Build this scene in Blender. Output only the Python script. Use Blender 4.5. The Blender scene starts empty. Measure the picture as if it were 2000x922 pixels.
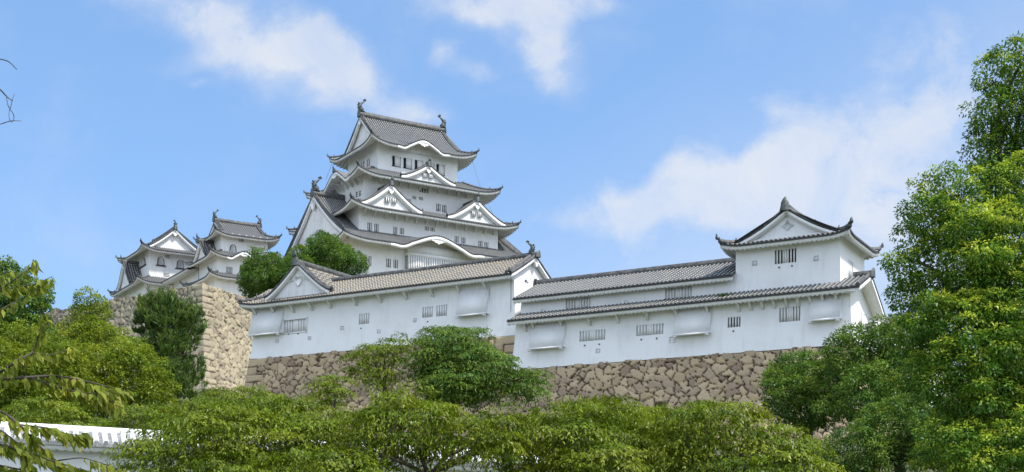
import bpy, math, random
import numpy as np
from mathutils import Matrix, Vector

# ------------------------------------------------------------------ camera, sky, sun, exposure
scene = bpy.context.scene
COL = scene.collection
FPX, HZN, EYE = 2550.0, 1070.0, 1.6          # focal length in photo pixels, horizon row, eye height
cam_d = bpy.data.cameras.new('camera'); cam = bpy.data.objects.new('camera', cam_d); COL.objects.link(cam)
cam.location = (0, 0, EYE); cam.rotation_euler = (math.radians(90), 0, 0)
cam_d.sensor_width = 36.0; cam_d.lens = 36.0 * FPX / 2000.0
cam_d.shift_y = (HZN - 461.0) / 2000.0
cam_d.clip_start = 0.1; cam_d.clip_end = 6000.0
scene.camera = cam
SUN_EL, SUN_AZ = 56.0, 117.0                  # azimuth clockwise from +Y
def dirvec(az, el):
    a, e = math.radians(az), math.radians(el)
    return Vector((math.sin(a) * math.cos(e), math.cos(a) * math.cos(e), math.sin(e)))
sun_d = bpy.data.lights.new('sun', 'SUN'); sun = bpy.data.objects.new('sun', sun_d); COL.objects.link(sun)
sun_d.energy = 2.1; sun_d.angle = math.radians(4.0); sun_d.color = (1.0, 0.95, 0.86)
sun.rotation_euler = dirvec(SUN_AZ, SUN_EL).to_track_quat('Z', 'Y').to_euler()
sun.location = (60, -40, 140)
scene.view_settings.view_transform = 'Standard'
scene.view_settings.look = 'None'
scene.view_settings.gamma = 1.0
scene.view_settings.use_curve_mapping = False
scene.view_settings.exposure = 1.25
scene.render.engine = 'CYCLES'
scene.cycles.max_bounces = 8
scene.cycles.transparent_max_bounces = 8

class NT:
    """small helper to write node trees"""
    def __init__(s, tree): s.t = tree; s.n = tree.nodes; s.l = tree.links
    def node(s, kind, **kw):
        n = s.n.new(kind)
        for k, v in kw.items(): setattr(n, k, v)
        return n
    def put(s, sock, v):
        if hasattr(v, 'node'): s.l.new(v, sock)
        elif v is not None: sock.default_value = v
    def math(s, op, a, b=None, c=None, clamp=False):
        n = s.node('ShaderNodeMath', operation=op); n.use_clamp = clamp
        s.put(n.inputs[0], a)
        if b is not None: s.put(n.inputs[1], b)
        if c is not None: s.put(n.inputs[2], c)
        return n.outputs[0]
    def sstep(s, v, lo, hi):
        n = s.node('ShaderNodeMapRange', interpolation_type='SMOOTHSTEP')
        s.put(n.inputs[0], v); s.put(n.inputs[1], lo); s.put(n.inputs[2], hi); s.put(n.inputs[3], 0.0); s.put(n.inputs[4], 1.0)
        return n.outputs[0]
    def mix(s, f, a, b, blend='MIX'):
        n = s.node('ShaderNodeMix', data_type='RGBA', blend_type=blend)
        s.put(n.inputs[0], f); s.put(n.inputs[6], a); s.put(n.inputs[7], b)
        return n.outputs[2]
    def comb(s, v):
        n = s.node('ShaderNodeCombineColor')
        for i in range(3): s.put(n.inputs[i], v)
        return n.outputs[0]
    def noise(s, vec, scale, detail=4.0, rough=0.55, dist=0.0):
        n = s.node('ShaderNodeTexNoise'); s.put(n.inputs['Vector'], vec)
        n.inputs['Scale'].default_value = scale; n.inputs['Detail'].default_value = detail
        n.inputs['Roughness'].default_value = rough; n.inputs['Distortion'].default_value = dist
        return n.outputs['Fac']
def rgb(r, g, b): return (r, g, b, 1.0)

world = bpy.data.worlds.new('World'); scene.world = world; world.use_nodes = True
W = NT(world.node_tree); W.n.clear()
SKY_STRENGTH = 0.12
CLOUD_VALUE = 3.1
def build_world():
    sky = W.node('ShaderNodeTexSky', sky_type='NISHITA')
    sky.sun_disc = False
    sky.sun_elevation = math.radians(SUN_EL); sky.sun_rotation = math.radians(SUN_AZ)
    sky.altitude = 50.0; sky.air_density = 1.0; sky.dust_density = 0.6; sky.ozone_density = 1.6
    tc = W.node('ShaderNodeTexCoord'); sep = W.node('ShaderNodeSeparateXYZ'); W.l.new(tc.outputs['Generated'], sep.inputs[0])
    X, Y, Z = sep.outputs
    front = W.sstep(Y, 0.15, 0.4)
    Yc = W.math('MAXIMUM', Y, 0.05)
    u = W.math('DIVIDE', X, Yc); w = W.math('DIVIDE', Z, Yc)
    comb = W.node('ShaderNodeCombineXYZ'); W.put(comb.inputs[0], u); W.put(comb.inputs[1], w)
    uv = comb.outputs[0]
    wn = W.node('ShaderNodeTexNoise'); wn.inputs['Scale'].default_value = 14.0; wn.inputs['Detail'].default_value = 5.0
    W.l.new(uv, wn.inputs['Vector'])
    ws = W.node('ShaderNodeSeparateColor'); W.l.new(wn.outputs['Color'], ws.inputs[0])
    u2 = W.math('ADD', u, W.math('MULTIPLY', W.math('SUBTRACT', ws.outputs[0], 0.5), 0.085))
    w2 = W.math('ADD', w, W.math('MULTIPLY', W.math('SUBTRACT', ws.outputs[1], 0.5), 0.06))
    fine = W.noise(uv, 17.0, 9.0, 0.66, 0.35)
    cl = []
    # each bank of cloud: direction (u, w as tangents), radii, tilt, density
    for (px, py, rx, ry, tilt, k) in CLOUDS:
        cu, cw = (px - 1000) / FPX, (HZN - py) / FPX
        a = math.radians(tilt); ca, sa = math.cos(a), math.sin(a)
        du = W.math('SUBTRACT', u2, cu); dw = W.math('SUBTRACT', w2, cw)
        e1 = W.math('DIVIDE', W.math('ADD', W.math('MULTIPLY', du, ca), W.math('MULTIPLY', dw, sa)), rx / FPX)
        e2 = W.math('DIVIDE', W.math('SUBTRACT', W.math('MULTIPLY', dw, ca), W.math('MULTIPLY', du, sa)), ry / FPX)
        r2 = W.math('ADD', W.math('MULTIPLY', e1, e1), W.math('MULTIPLY', e2, e2))
        cl.append(W.math('MULTIPLY', W.math('POWER', 2.718, W.math('MULTIPLY', r2, -1.1)), k))
    tot = cl[0]
    for c in cl[1:]: tot = W.math('ADD', tot, c)
    dens = W.sstep(W.math('MULTIPLY', tot, W.math('ADD', W.math('MULTIPLY', fine, 2.5), -0.42)), 0.02, 1.55)
    thin = W.math('MULTIPLY', W.sstep(W.noise(uv, 7.0, 5.0, 0.6, 0.4), 0.42, 0.8), 0.24)
    dens = W.math('MAXIMUM', dens, thin)
    lowhaze = W.math('MULTIPLY', W.sstep(W.math('ADD', W.math('MULTIPLY', u, 0.55), W.math('MULTIPLY', w, -1.0)), -0.34, 0.06), 0.80)
    dens = W.math('MAXIMUM', dens, lowhaze)
    # broken cloud added over the unseen dome, brightened as fill for the facades
    Zc = W.math('MAXIMUM', Z, 0.06)
    comb2 = W.node('ShaderNodeCombineXYZ'); W.put(comb2.inputs[0], W.math('DIVIDE', X, Zc)); W.put(comb2.inputs[1], W.math('DIVIDE', Y, Zc))
    dome = W.math('MULTIPLY', W.sstep(W.noise(comb2.outputs[0], 0.9, 6.0, 0.6, 0.3), 0.38, 0.58), 0.9)
    dome = W.math('MULTIPLY', dome, W.math('SUBTRACT', 1.0, front))
    dens = W.math('ADD', W.math('MULTIPLY', dens, front), dome)
    tint = W.mix(AIR_MIX, W.mix(1.0, sky.outputs[0], SKY_TINT, 'MULTIPLY'), SKY_BLUE)
    cv = W.math('ADD', DOME_FILL_CLOUD, W.math('MULTIPLY', front, CLOUD_VALUE - DOME_FILL_CLOUD))
    cc = W.mix(1.0, rgb(0.94, 0.97, 1.03), W.comb(cv), 'MULTIPLY')
    mod = W.math('ADD', 0.22, W.math('MULTIPLY', W.noise(uv, 10.0, 7.0, 0.66, 0.8), 0.98))
    col = W.mix(W.math('MULTIPLY', dens, mod, clamp=True), tint, cc)
    bg = W.node('ShaderNodeBackground'); W.put(bg.inputs[0], col); bg.inputs[1].default_value = SKY_STRENGTH
    out = W.node('ShaderNodeOutputWorld'); W.l.new(bg.outputs[0], out.inputs[0])
SKY_TINT = rgb(0.66, 0.70, 0.80)
SKY_BLUE = rgb(0.89, 1.74, 3.1); AIR_MIX = 0.55; DOME_FILL_CLOUD = 9.0
CLOUDS = [
    (340, 20, 170, 55, -18, 1.05), (450, 60, 110, 50, -30, 0.8),
    (600, 105, 150, 70, -20, 0.95), (660, 125, 100, 50, -25, 0.8), (520, 125, 120, 50, 10, 0.75), (600, 60, 60, 60, 0, 0.6), (420, 135, 120, 40, 0, 0.45), (600, 195, 200, 30, -3, 0.45),
    (950, 10, 190, 40, -8, 1.1), (1040, 50, 130, 70, -38, 1.2), (1065, 115, 60, 50, -40, 0.95), (1150, 25, 100, 45, 10, 0.9), (810, 40, 60, 60, 0, 0.4),
    (868, 108, 34, 30, 20, 1.0), (930, 148, 48, 28, -12, 0.75),
    (790, 215, 90, 34, -12, 0.75), (395, 195, 22, 9, 0, 0.4), (330, 165, 50, 18, 0, 0.2),
    (1330, 365, 250, 60, 14, 1.0), (1480, 320, 250, 75, 18, 1.0), (1690, 290, 280, 100, 14, 1.0), (1560, 400, 300, 80, 5, 0.85), (1700, 400, 260, 110, 0, 0.8),
    (1540, 205, 50, 28, 0, 0.75), (1830, 210, 140, 60, 30, 0.55), (1230, 410, 90, 40, 10, 0.75), (1830, 90, 220, 80, 10, 0.75), (1600, 30, 200, 40, 0, 0.3),
    (1075, 450, 60, 25, 0, 0.45), (1250, 500, 200, 45, 0, 0.4), (950, 380, 60, 14, 8, 0.35), (1720, 470, 200, 80, 0, 0.6),
]
build_world()

# ------------------------------------------------------------------ materials
def material(name):
    m = bpy.data.materials.new(name); m.use_nodes = True
    N = NT(m.node_tree); N.n.clear()
    out = N.node('ShaderNodeOutputMaterial'); p = N.node('ShaderNodeBsdfPrincipled')
    N.l.new(p.outputs[0], out.inputs[0])
    return m, N, p, out
def objcoord(N): return N.node('ShaderNodeTexCoord').outputs['Object']
def bump(N, p, h, strength, dist):
    b = N.node('ShaderNodeBump'); b.inputs['Strength'].default_value = strength; b.inputs['Distance'].default_value = dist
    N.put(b.inputs['Height'], h); N.l.new(b.outputs[0], p.inputs['Normal'])
def mapped(N, vec, sc):
    n = N.node('ShaderNodeMapping'); n.inputs['Scale'].default_value = sc; N.l.new(vec, n.inputs['Vector']); return n.outputs[0]

def mat_plaster(name, base, dirt, amount=0.5, rough=0.85):
    m, N, p, _ = material(name)
    oc = objcoord(N)
    big = N.noise(oc, 0.35, 5.0, 0.6)
    streak = N.noise(mapped(N, oc, (1.6, 1.6, 0.22)), 1.3, 6.0, 0.65)
    f = N.math('MULTIPLY', N.math('ADD', N.sstep(streak, 0.48, 0.8), N.math('MULTIPLY', N.sstep(big, 0.45, 0.75), 0.7)), amount, clamp=True)
    N.put(p.inputs['Base Color'], N.mix(f, rgb(*base), rgb(*dirt)))
    p.inputs['Roughness'].default_value = rough
    bump(N, p, N.noise(oc, 9.0, 3.0), 0.12, 0.03)
    return m
def mat_tile(name, rib, valley, joint, band=0.32, bandw=0.34, warm=(0.30, 0.24, 0.15)):
    """rows of round tiles: UV.x counts ribs, UV.y is metres up the slope; pale plaster at every tile joint"""
    m, N, p, _ = material(name)
    uv = N.node('ShaderNodeUVMap').outputs[0]
    sp = N.node('ShaderNodeSeparateXYZ'); N.l.new(uv, sp.inputs[0])
    fx = N.math('FRACT', sp.outputs[0])
    d = N.math('ABSOLUTE', N.math('SUBTRACT', fx, 0.5))
    isrib = N.math('SUBTRACT', 1.0, N.sstep(d, 0.25, 0.33))
    row = N.math('DIVIDE', sp.outputs[1], band)
    off = N.math('MULTIPLY', N.math('FRACT', N.math('MULTIPLY', N.math('FLOOR', sp.outputs[0]), 0.618)), 0.35)
    fy = N.math('FRACT', N.math('ADD', row, off))
    isj = N.math('MULTIPLY', N.math('SUBTRACT', 1.0, N.sstep(fy, bandw, bandw + 0.12)), N.math('SUBTRACT', 1.0, N.sstep(d, 0.15, 0.22)))
    oc = objcoord(N)
    wear = N.noise(oc, 0.9, 5.0, 0.65)
    fleck = N.noise(oc, 7.0, 3.0, 0.7)
    tilec = N.mix(N.sstep(wear, 0.4, 0.7), rgb(*rib), rgb(*[0.62 * c + 0.38 * w for c, w in zip(rib, warm)]))
    tilec = N.mix(N.math('MULTIPLY', N.sstep(fleck, 0.52, 0.72), 0.5), tilec, rgb(*valley))
    jc = N.mix(N.math('MULTIPLY', N.sstep(N.noise(oc, 2.3, 5.0, 0.7), 0.42, 0.70), 0.75), rgb(*joint), rgb(*[0.35 * c + 0.3 * w for c, w in zip(joint, warm)]))
    ribc = N.mix(isj, tilec, jc)
    cx = N.math('FRACT', N.math('ADD', row, 0.4))
    valc = N.mix(N.math('MULTIPLY', N.sstep(fleck, 0.45, 0.7), 0.5), rgb(*valley), rgb(*[0.6 * c for c in rib]))
    N.put(p.inputs['Base Color'], N.mix(isrib, valc, ribc))
    p.inputs['Roughness'].default_value = 0.6
    return m
def mat_simple(name, c1, c2, scale=2.0, rough=0.7, metal=0.0, bm=0.2):
    m, N, p, _ = material(name)
    oc = objcoord(N); n = N.noise(oc, scale, 5.0, 0.65)
    N.put(p.inputs['Base Color'], N.mix(N.sstep(n, 0.35, 0.68), rgb(*c1), rgb(*c2)))
    p.inputs['Roughness'].default_value = rough; p.inputs['Metallic'].default_value = metal
    if bm: bump(N, p, N.noise(oc, scale * 4, 4.0), bm, 0.03)
    return m
def mat_stone(name, c1, c2, pale, dark):
    """stones: vertex attribute 'tone' (r = tone of each stone, g = hue of each stone, b = depth of the joint)"""
    m, N, p, _ = material(name)
    a = N.node('ShaderNodeVertexColor'); a.layer_name = 'tone'
    s = N.node('ShaderNodeSeparateColor'); N.l.new(a.outputs[0], s.inputs[0])
    oc = objcoord(N)
    c = N.mix(s.outputs[1], rgb(*c1), rgb(*c2))
    c = N.mix(N.sstep(s.outputs[0], 0.45, 1.0), c, rgb(*pale))
    c = N.mix(N.math('SUBTRACT', 1.0, N.sstep(s.outputs[0], 0.0, 0.35)), c, rgb(*dark))
    st = N.noise(oc, 1.1, 6.0, 0.7); fl = N.noise(oc, 5.0, 6.0, 0.75)
    c = N.mix(N.math('MULTIPLY', N.sstep(st, 0.45, 0.75), 0.35), c, rgb(0.23, 0.175, 0.125))
    c = N.mix(N.math('MULTIPLY', N.sstep(fl, 0.5, 0.75), 0.5), c, rgb(0.5, 0.43, 0.31))
    N.put(p.inputs['Base Color'], N.mix(s.outputs[2], c, rgb(0.035, 0.028, 0.02)))
    p.inputs['Roughness'].default_value = 0.9
    bump(N, p, N.math('ADD', fl, N.math('MULTIPLY', st, 1.5)), 0.7, 0.12)
    return m
def mat_leaf(name, dark, mid, tip, trans=0.35, rough=0.45):
    """leaf: attribute 'tone' r picks the shoot's age (dark old leaf .. pale new tip), g varies leaf by leaf"""
    m, N, p, out = material(name)
    a = N.node('ShaderNodeVertexColor'); a.layer_name = 'tone'
    s = N.node('ShaderNodeSeparateColor'); N.l.new(a.outputs[0], s.inputs[0])
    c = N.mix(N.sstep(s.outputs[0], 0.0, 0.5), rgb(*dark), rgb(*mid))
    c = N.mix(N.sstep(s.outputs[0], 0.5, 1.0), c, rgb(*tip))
    h = N.node('ShaderNodeHueSaturation'); N.l.new(c, h.inputs['Color'])
    N.put(h.inputs['Value'], N.math('ADD', 0.72, N.math('MULTIPLY', s.outputs[1], 0.56)))
    N.put(h.inputs['Hue'], N.math('ADD', 0.487, N.math('MULTIPLY', s.outputs[2], 0.026)))
    N.l.new(h.outputs[0], p.inputs['Base Color'])
    p.inputs['Roughness'].default_value = rough
    p.inputs['Specular IOR Level'].default_value = 0.26
    t = N.node('ShaderNodeBsdfTranslucent'); N.l.new(h.outputs[0], t.inputs[0])
    mx = N.node('ShaderNodeMixShader'); mx.inputs[0].default_value = trans
    N.l.new(p.outputs[0], mx.inputs[1]); N.l.new(t.outputs[0], mx.inputs[2]); N.l.new(mx.outputs[0], out.inputs[0])
    return m
M = {}
M['plaster'] = mat_plaster('white_plaster', (0.80, 0.805, 0.80), (0.57, 0.575, 0.56), 0.42)
M['plaster_old'] = mat_plaster('weathered_plaster', (0.76, 0.76, 0.75), (0.47, 0.48, 0.48), 0.75)
M['trim'] = mat_plaster('trim_plaster', (0.78, 0.78, 0.765), (0.5, 0.5, 0.47), 0.4)
M['tile_keep'] = mat_tile('keep_roof_tile', (0.075, 0.08, 0.086), (0.016, 0.018, 0.02), (0.40, 0.40, 0.385), 0.50, 0.32, (0.2, 0.19, 0.16))
M['tile_warm'] = mat_tile('weathered_roof_tile', (0.085, 0.08, 0.074), (0.018, 0.016, 0.015), (0.50, 0.465, 0.37), 0.52, 0.36, (0.24, 0.17, 0.08))
M['tile_cool'] = mat_tile('grey_roof_tile', (0.065, 0.07, 0.076), (0.016, 0.018, 0.02), (0.46, 0.46, 0.43), 0.50, 0.34, (0.18, 0.15, 0.10))
M['tile_white'] = mat_tile('plastered_roof_tile', (0.74, 0.74, 0.74), (0.16, 0.165, 0.17), (0.8, 0.8, 0.8), 0.3, 0.5, (0.5, 0.5, 0.48))
M['ridge'] = mat_simple('ridge_tile', (0.036, 0.038, 0.041), (0.125, 0.124, 0.12), 2.6, 0.65)
M['ridge_pale'] = mat_simple('ridge_plaster', (0.50, 0.48, 0.42), (0.16, 0.15, 0.135), 3.0, 0.8)
M['ornament'] = mat_simple('dark_tile_ornament', (0.035, 0.045, 0.045), (0.09, 0.105, 0.1), 4.0, 0.55)
M['void'] = mat_simple('dark_opening', (0.012, 0.013, 0.016), (0.022, 0.022, 0.024), 1.0, 0.9, 0, 0)
M['shaded_back'] = mat_simple('inner_shutter', (0.62, 0.63, 0.63), (0.52, 0.53, 0.53), 2.0, 0.8, 0, 0)
M['grey_back'] = mat_simple('grey_inner_shutter', (0.36, 0.37, 0.375), (0.28, 0.285, 0.29), 2.0, 0.8, 0, 0)
M['stone'] = mat_stone('brown_castle_stone', (0.45, 0.335, 0.195), (0.385, 0.30, 0.205), (0.52, 0.405, 0.255), (0.27, 0.195, 0.135))
M['stone_pale'] = mat_stone('pale_castle_stone', (0.345, 0.295, 0.195), (0.29, 0.25, 0.18), (0.40, 0.345, 0.235), (0.22, 0.185, 0.135))
M['bark'] = mat_simple('bark', (0.045, 0.035, 0.028), (0.10, 0.085, 0.07), 6.0, 0.9, 0, 0.6)
M['ground'] = mat_simple('grass_ground', (0.045, 0.065, 0.02), (0.10, 0.095, 0.045), 0.3, 0.95)
M['wood'] = mat_simple('dark_wood', (0.03, 0.028, 0.026), (0.06, 0.055, 0.05), 3.0, 0.7)
M['cable'] = mat_simple('cable_grey', (0.16, 0.18, 0.2), (0.2, 0.22, 0.24), 3.0, 0.6, 0.2, 0)
M['leaf_cherry'] = mat_leaf('cherry_leaf', (0.055, 0.094, 0.005), (0.165, 0.225, 0.011), (0.36, 0.41, 0.04), 0.38, 0.4)
M['leaf_camphor'] = mat_leaf('camphor_leaf', (0.030, 0.095, 0.016), (0.135, 0.255, 0.022), (0.46, 0.54, 0.05), 0.38, 0.45)
M['leaf_mid'] = mat_leaf('broad_leaf', (0.036, 0.102, 0.018), (0.125, 0.215, 0.026), (0.36, 0.43, 0.05), 0.38)
M['leaf_dark'] = mat_leaf('dark_leaf', (0.024, 0.056, 0.018), (0.055, 0.10, 0.022), (0.13, 0.17, 0.03), 0.3)
M['leaf_yellow'] = mat_leaf('yellow_green_leaf', (0.070, 0.118, 0.009), (0.195, 0.26, 0.016), (0.37, 0.41, 0.04), 0.38)
M['leaf_pine'] = mat_leaf('pine_needle', (0.040, 0.085, 0.022), (0.10, 0.165, 0.026), (0.25, 0.29, 0.035), 0.22)
M['leaf_near'] = mat_leaf('near_cherry_leaf', (0.15, 0.20, 0.022), (0.26, 0.31, 0.035), (0.44, 0.42, 0.07), 0.5)

# ------------------------------------------------------------------ mesh helpers
class MB:
    def __init__(s): s.v = []; s.f = []; s.uv = []; s.n = 0
    def add(s, v, f, uv=None):
        v = np.asarray(v, float).reshape(-1, 3); f = np.asarray(f, int)
        s.v.append(v); s.f.append(f + s.n); s.n += len(v)
        s.uv.append(np.zeros((len(v), 2)) if uv is None else np.asarray(uv, float).reshape(-1, 2))
    def grid(s, P, uv=None, closed_j=False):
        """P: (ni, nj, 3) points"""
        ni, nj = P.shape[:2]
        idx = np.arange(ni * nj).reshape(ni, nj)
        a, b, c, d = idx[:-1, :-1], idx[1:, :-1], idx[1:, 1:], idx[:-1, 1:]
        f = np.stack([a, b, c, d], -1).reshape(-1, 4)
        if closed_j:
            f2 = np.stack([idx[:-1, -1], idx[1:, -1], idx[1:, 0], idx[:-1, 0]], -1)
            f = np.concatenate([f, f2])
        s.add(P.reshape(-1, 3), f, uv)
    def box(s, c, d, rz=0.0):
        x, y, z = [q / 2 for q in d]
        v = np.array([[-x,-y,-z],[x,-y,-z],[x,y,-z],[-x,y,-z],[-x,-y,z],[x,-y,z],[x,y,z],[-x,y,z]])
        if rz:
            ca, sa = math.cos(rz), math.sin(rz)
            v = np.stack([v[:,0]*ca - v[:,1]*sa, v[:,0]*sa + v[:,1]*ca, v[:,2]], -1)
        s.add(v + np.array(c), [[0,3,2,1],[4,5,6,7],[0,1,5,4],[1,2,6,5],[2,3,7,6],[3,0,4,7]])
    def prism(s, poly, ax, t0, t1):
        """poly: list of (a, b); extruded along axis ax from t0 to t1 (a, b fill the other two axes in order)"""
        n = len(poly); vs = []
        for t in (t0, t1):
            for a, b in poly:
                q = [a, b]; q.insert(ax, t); vs.append(q)
        base = s.n; s.v.append(np.array(vs, float)); s.uv.append(np.zeros((2 * n, 2))); s.n += 2 * n
        s.f.append([list(range(base, base + n)), list(range(base + 2 * n - 1, base + n - 1, -1))])
        s.f.append([[base + i, base + (i + 1) % n, base + n + (i + 1) % n, base + n + i] for i in range(n)])
    def sweep(s, pts, w, h, ends=True, taper=None):
        """ridge-like bar with a rounded top laid along pts"""
        pts = np.asarray(pts, float)
        t = np.gradient(pts, axis=0); t[:, 2] = 0
        t /= np.linalg.norm(t, axis=1)[:, None] + 1e-9
        sd = np.stack([-t[:, 1], t[:, 0], 0 * t[:, 0]], -1)
        prof = [(-.5, -.25), (-.5, .62), (-.34, .72), (-.30, .9), (0, 1.02), (.30, .9), (.34, .72), (.5, .62), (.5, -.25)]
        k = np.ones(len(pts)) if taper is None else np.linspace(1, taper, len(pts))
        P = np.stack([pts + sd * (a * w * k)[:, None] + np.array([0, 0, 1.0]) * (b * h * k)[:, None] for a, b in prof], 1)
        L = np.concatenate([[0], np.cumsum(np.linalg.norm(np.diff(pts, axis=0), axis=1))])
        uv = np.stack([np.repeat(L[:, None], len(prof), 1), np.repeat(np.arange(len(prof))[None, :] / 8.0, len(pts), 0)], -1)
        s.grid(P, uv.reshape(-1, 2), closed_j=True)
        if ends:
            for e in (0, -1):
                base = s.n; s.v.append(P[e]); s.uv.append(np.zeros((len(prof), 2))); s.n += len(prof)
                s.f.append([list(range(base, base + len(prof)))])
    def tube(s, pts, rad, n=6):
        pts = np.asarray(pts, float); rad = np.broadcast_to(np.asarray(rad, float), (len(pts),))
        t = np.gradient(pts, axis=0); t /= np.linalg.norm(t, axis=1)[:, None] + 1e-9
        ref = np.array([0.31, 0.17, 0.93]) if abs(t[:, 2]).mean() < 0.8 else np.array([0.95, 0.3, 0.05])
        a = np.cross(t, ref); a /= np.linalg.norm(a, axis=1)[:, None] + 1e-9
        b = np.cross(t, a)
        an = np.linspace(0, 2 * math.pi, n, endpoint=False)
        P = pts[:, None, :] + rad[:, None, None] * (a[:, None, :] * np.cos(an)[None, :, None] + b[:, None, :] * np.sin(an)[None, :, None])
        s.grid(P, None, closed_j=True)
        for e in (0, -1):
            base = s.n; s.v.append(P[e]); s.uv.append(np.zeros((n, 2))); s.n += n; s.f.append([list(range(base, base + n))])
    def mesh(s, name, mat, tone=None, smooth=False):
        me = bpy.data.meshes.new(name)
        V = np.concatenate(s.v).astype(np.float32); UV = np.concatenate(s.uv).astype(np.float32)
        fs = []
        for blk in s.f:
            if isinstance(blk, np.ndarray): fs.append((blk.shape[1], blk.reshape(-1), len(blk)))
            else:
                for q in blk: fs.append((len(q), np.array(q), 1))
        loops = np.concatenate([f[1] for f in fs]).astype(np.int32)
        counts = np.concatenate([np.full(f[2], f[0]) for f in fs]).astype(np.int32)
        starts = np.concatenate([[0], np.cumsum(counts)[:-1]]).astype(np.int32)
        me.vertices.add(len(V)); me.vertices.foreach_set('co', V.reshape(-1))
        me.loops.add(len(loops)); me.loops.foreach_set('vertex_index', loops)
        me.polygons.add(len(counts)); me.polygons.foreach_set('loop_start', starts)
        try: me.polygons.foreach_set('loop_total', counts)
        except Exception: pass
        ul = me.uv_layers.new(name='UVMap'); ul.data.foreach_set('uv', UV[loops].reshape(-1))
        if tone is not None:
            ca = me.color_attributes.new('tone', 'FLOAT_COLOR', 'POINT')
            ca.data.foreach_set('color', np.concatenate([tone, np.ones((len(tone), 1))], 1).astype(np.float32).reshape(-1))
        me.materials.append(mat)
        me.update(calc_edges=True)
        if smooth: me.polygons.foreach_set('use_smooth', np.ones(len(counts), bool))
        return me
    def obj(s, name, mat, parent=None, loc=None, rz=0.0, **kw):
        return link(name, s.mesh(name, mat, **kw), parent, loc, rz)
def link(name, data, parent=None, loc=None, rz=0.0):
    o = bpy.data.objects.new(name, data); COL.objects.link(o)
    if parent: o.parent = parent
    if loc is not None: o.location = loc
    if rz: o.rotation_euler = (0, 0, rz)
    return o
def thing(name, label, cat, loc=(0, 0, 0), rz=0.0, group=None):
    o = link(name, None, None, loc, rz); return tag(o, label, cat, group)
def tag(o, label, cat, group=None):
    o['label'] = label; o['category'] = cat
    if group: o['group'] = group
    return o
def kind(o, k): o['kind'] = k; return o
def at(px, py, D):
    """the point of the place seen at a pixel of the photo, D metres in front of the camera"""
    return np.array([(px - 1000) / FPX * D, D, EYE + (HZN - py) / FPX * D])
def reach(P, d, px):
    """how far along the ground direction d from P until the line of sight of column px"""
    k = (px - 1000) / FPX
    return (k * P[1] - P[0]) / (d[0] - k * d[1])
# ------------------------------------------------------------------ buildings: frames, walls, windows
def side_xy(k, A, B, x, y):
    k %= 4
    return ((x, -B + y), (A - y, x), (-x, B - y), (-A + y, -x))[k]
class Building:
    def __init__(s, name, label, cat, loc, th, group=None):
        s.e = thing(name, label, cat, loc, th, group); s.loc = np.array(loc, float); s.th = th
        s.win_cache = {}
    def world(s, p):
        c, n = math.cos(s.th), math.sin(s.th)
        return np.array([s.loc[0] + c * p[0] - n * p[1], s.loc[1] + n * p[0] + c * p[1], s.loc[2] + p[2]])
    def face(s, k, A, B, px, py, y=0.0):
        """where the line of sight of a photo pixel meets wall plane k of a box of half size A, B: (along, height)"""
        p0 = s.world((*side_xy(k, A, B, 0, y), 0)); p1 = s.world((*side_xy(k, A, B, 1, y), 0)); t = p1 - p0
        n = np.array([t[1], -t[0], 0]); d = np.array([(px - 1000) / FPX, 1.0, (HZN - py) / FPX]); o = np.array([0, 0, EYE])
        q = o + d * ((p0 - o) @ n) / (d @ n)
        return float((q - p0) @ t), float(q[2] - s.loc[2])

def wall_storey(b, A, B, z0, z1, holes=None, flare=0.0, mat='plaster', parent=None, name='wall', skip=()):
    """four plastered faces; holes[k] = [(xc, zc, w, h)] are real openings"""
    mb = MB(); holes = holes or {}
    for k in range(4):
        if k in skip: continue
        L = A if k % 2 == 0 else B
        hs = holes.get(k, [])
        xs = sorted({-L, L, *[h[0] - h[2] / 2 for h in hs], *[h[0] + h[2] / 2 for h in hs]})
        zs = sorted({z0, z1, *[h[1] - h[3] / 2 for h in hs], *[h[1] + h[3] / 2 for h in hs], *np.linspace(z0, z1, 5)})
        def pt(x, z):
            f = flare * max(0.0, 1 - (z - z0) / (z1 - z0)) ** 1.6
            xx = x + (f if x == L else -f if x == -L else 0)
            return (*side_xy(k, A, B, xx, -f), z)
        vs = [pt(x, z) for x in xs for z in zs]; nz = len(zs); fs = []
        for i in range(len(xs) - 1):
            for j in range(nz - 1):
                xc, zc = (xs[i] + xs[i + 1]) / 2, (zs[j] + zs[j + 1]) / 2
                if any(abs(xc - h[0]) < h[2] / 2 and abs(zc - h[1]) < h[3] / 2 for h in hs): continue
                fs.append([i * nz + j, (i + 1) * nz + j, (i + 1) * nz + j + 1, i * nz + j + 1])
        mb.add(vs, fs)
    return mb.obj(name, M[mat], parent or b.e)

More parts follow.
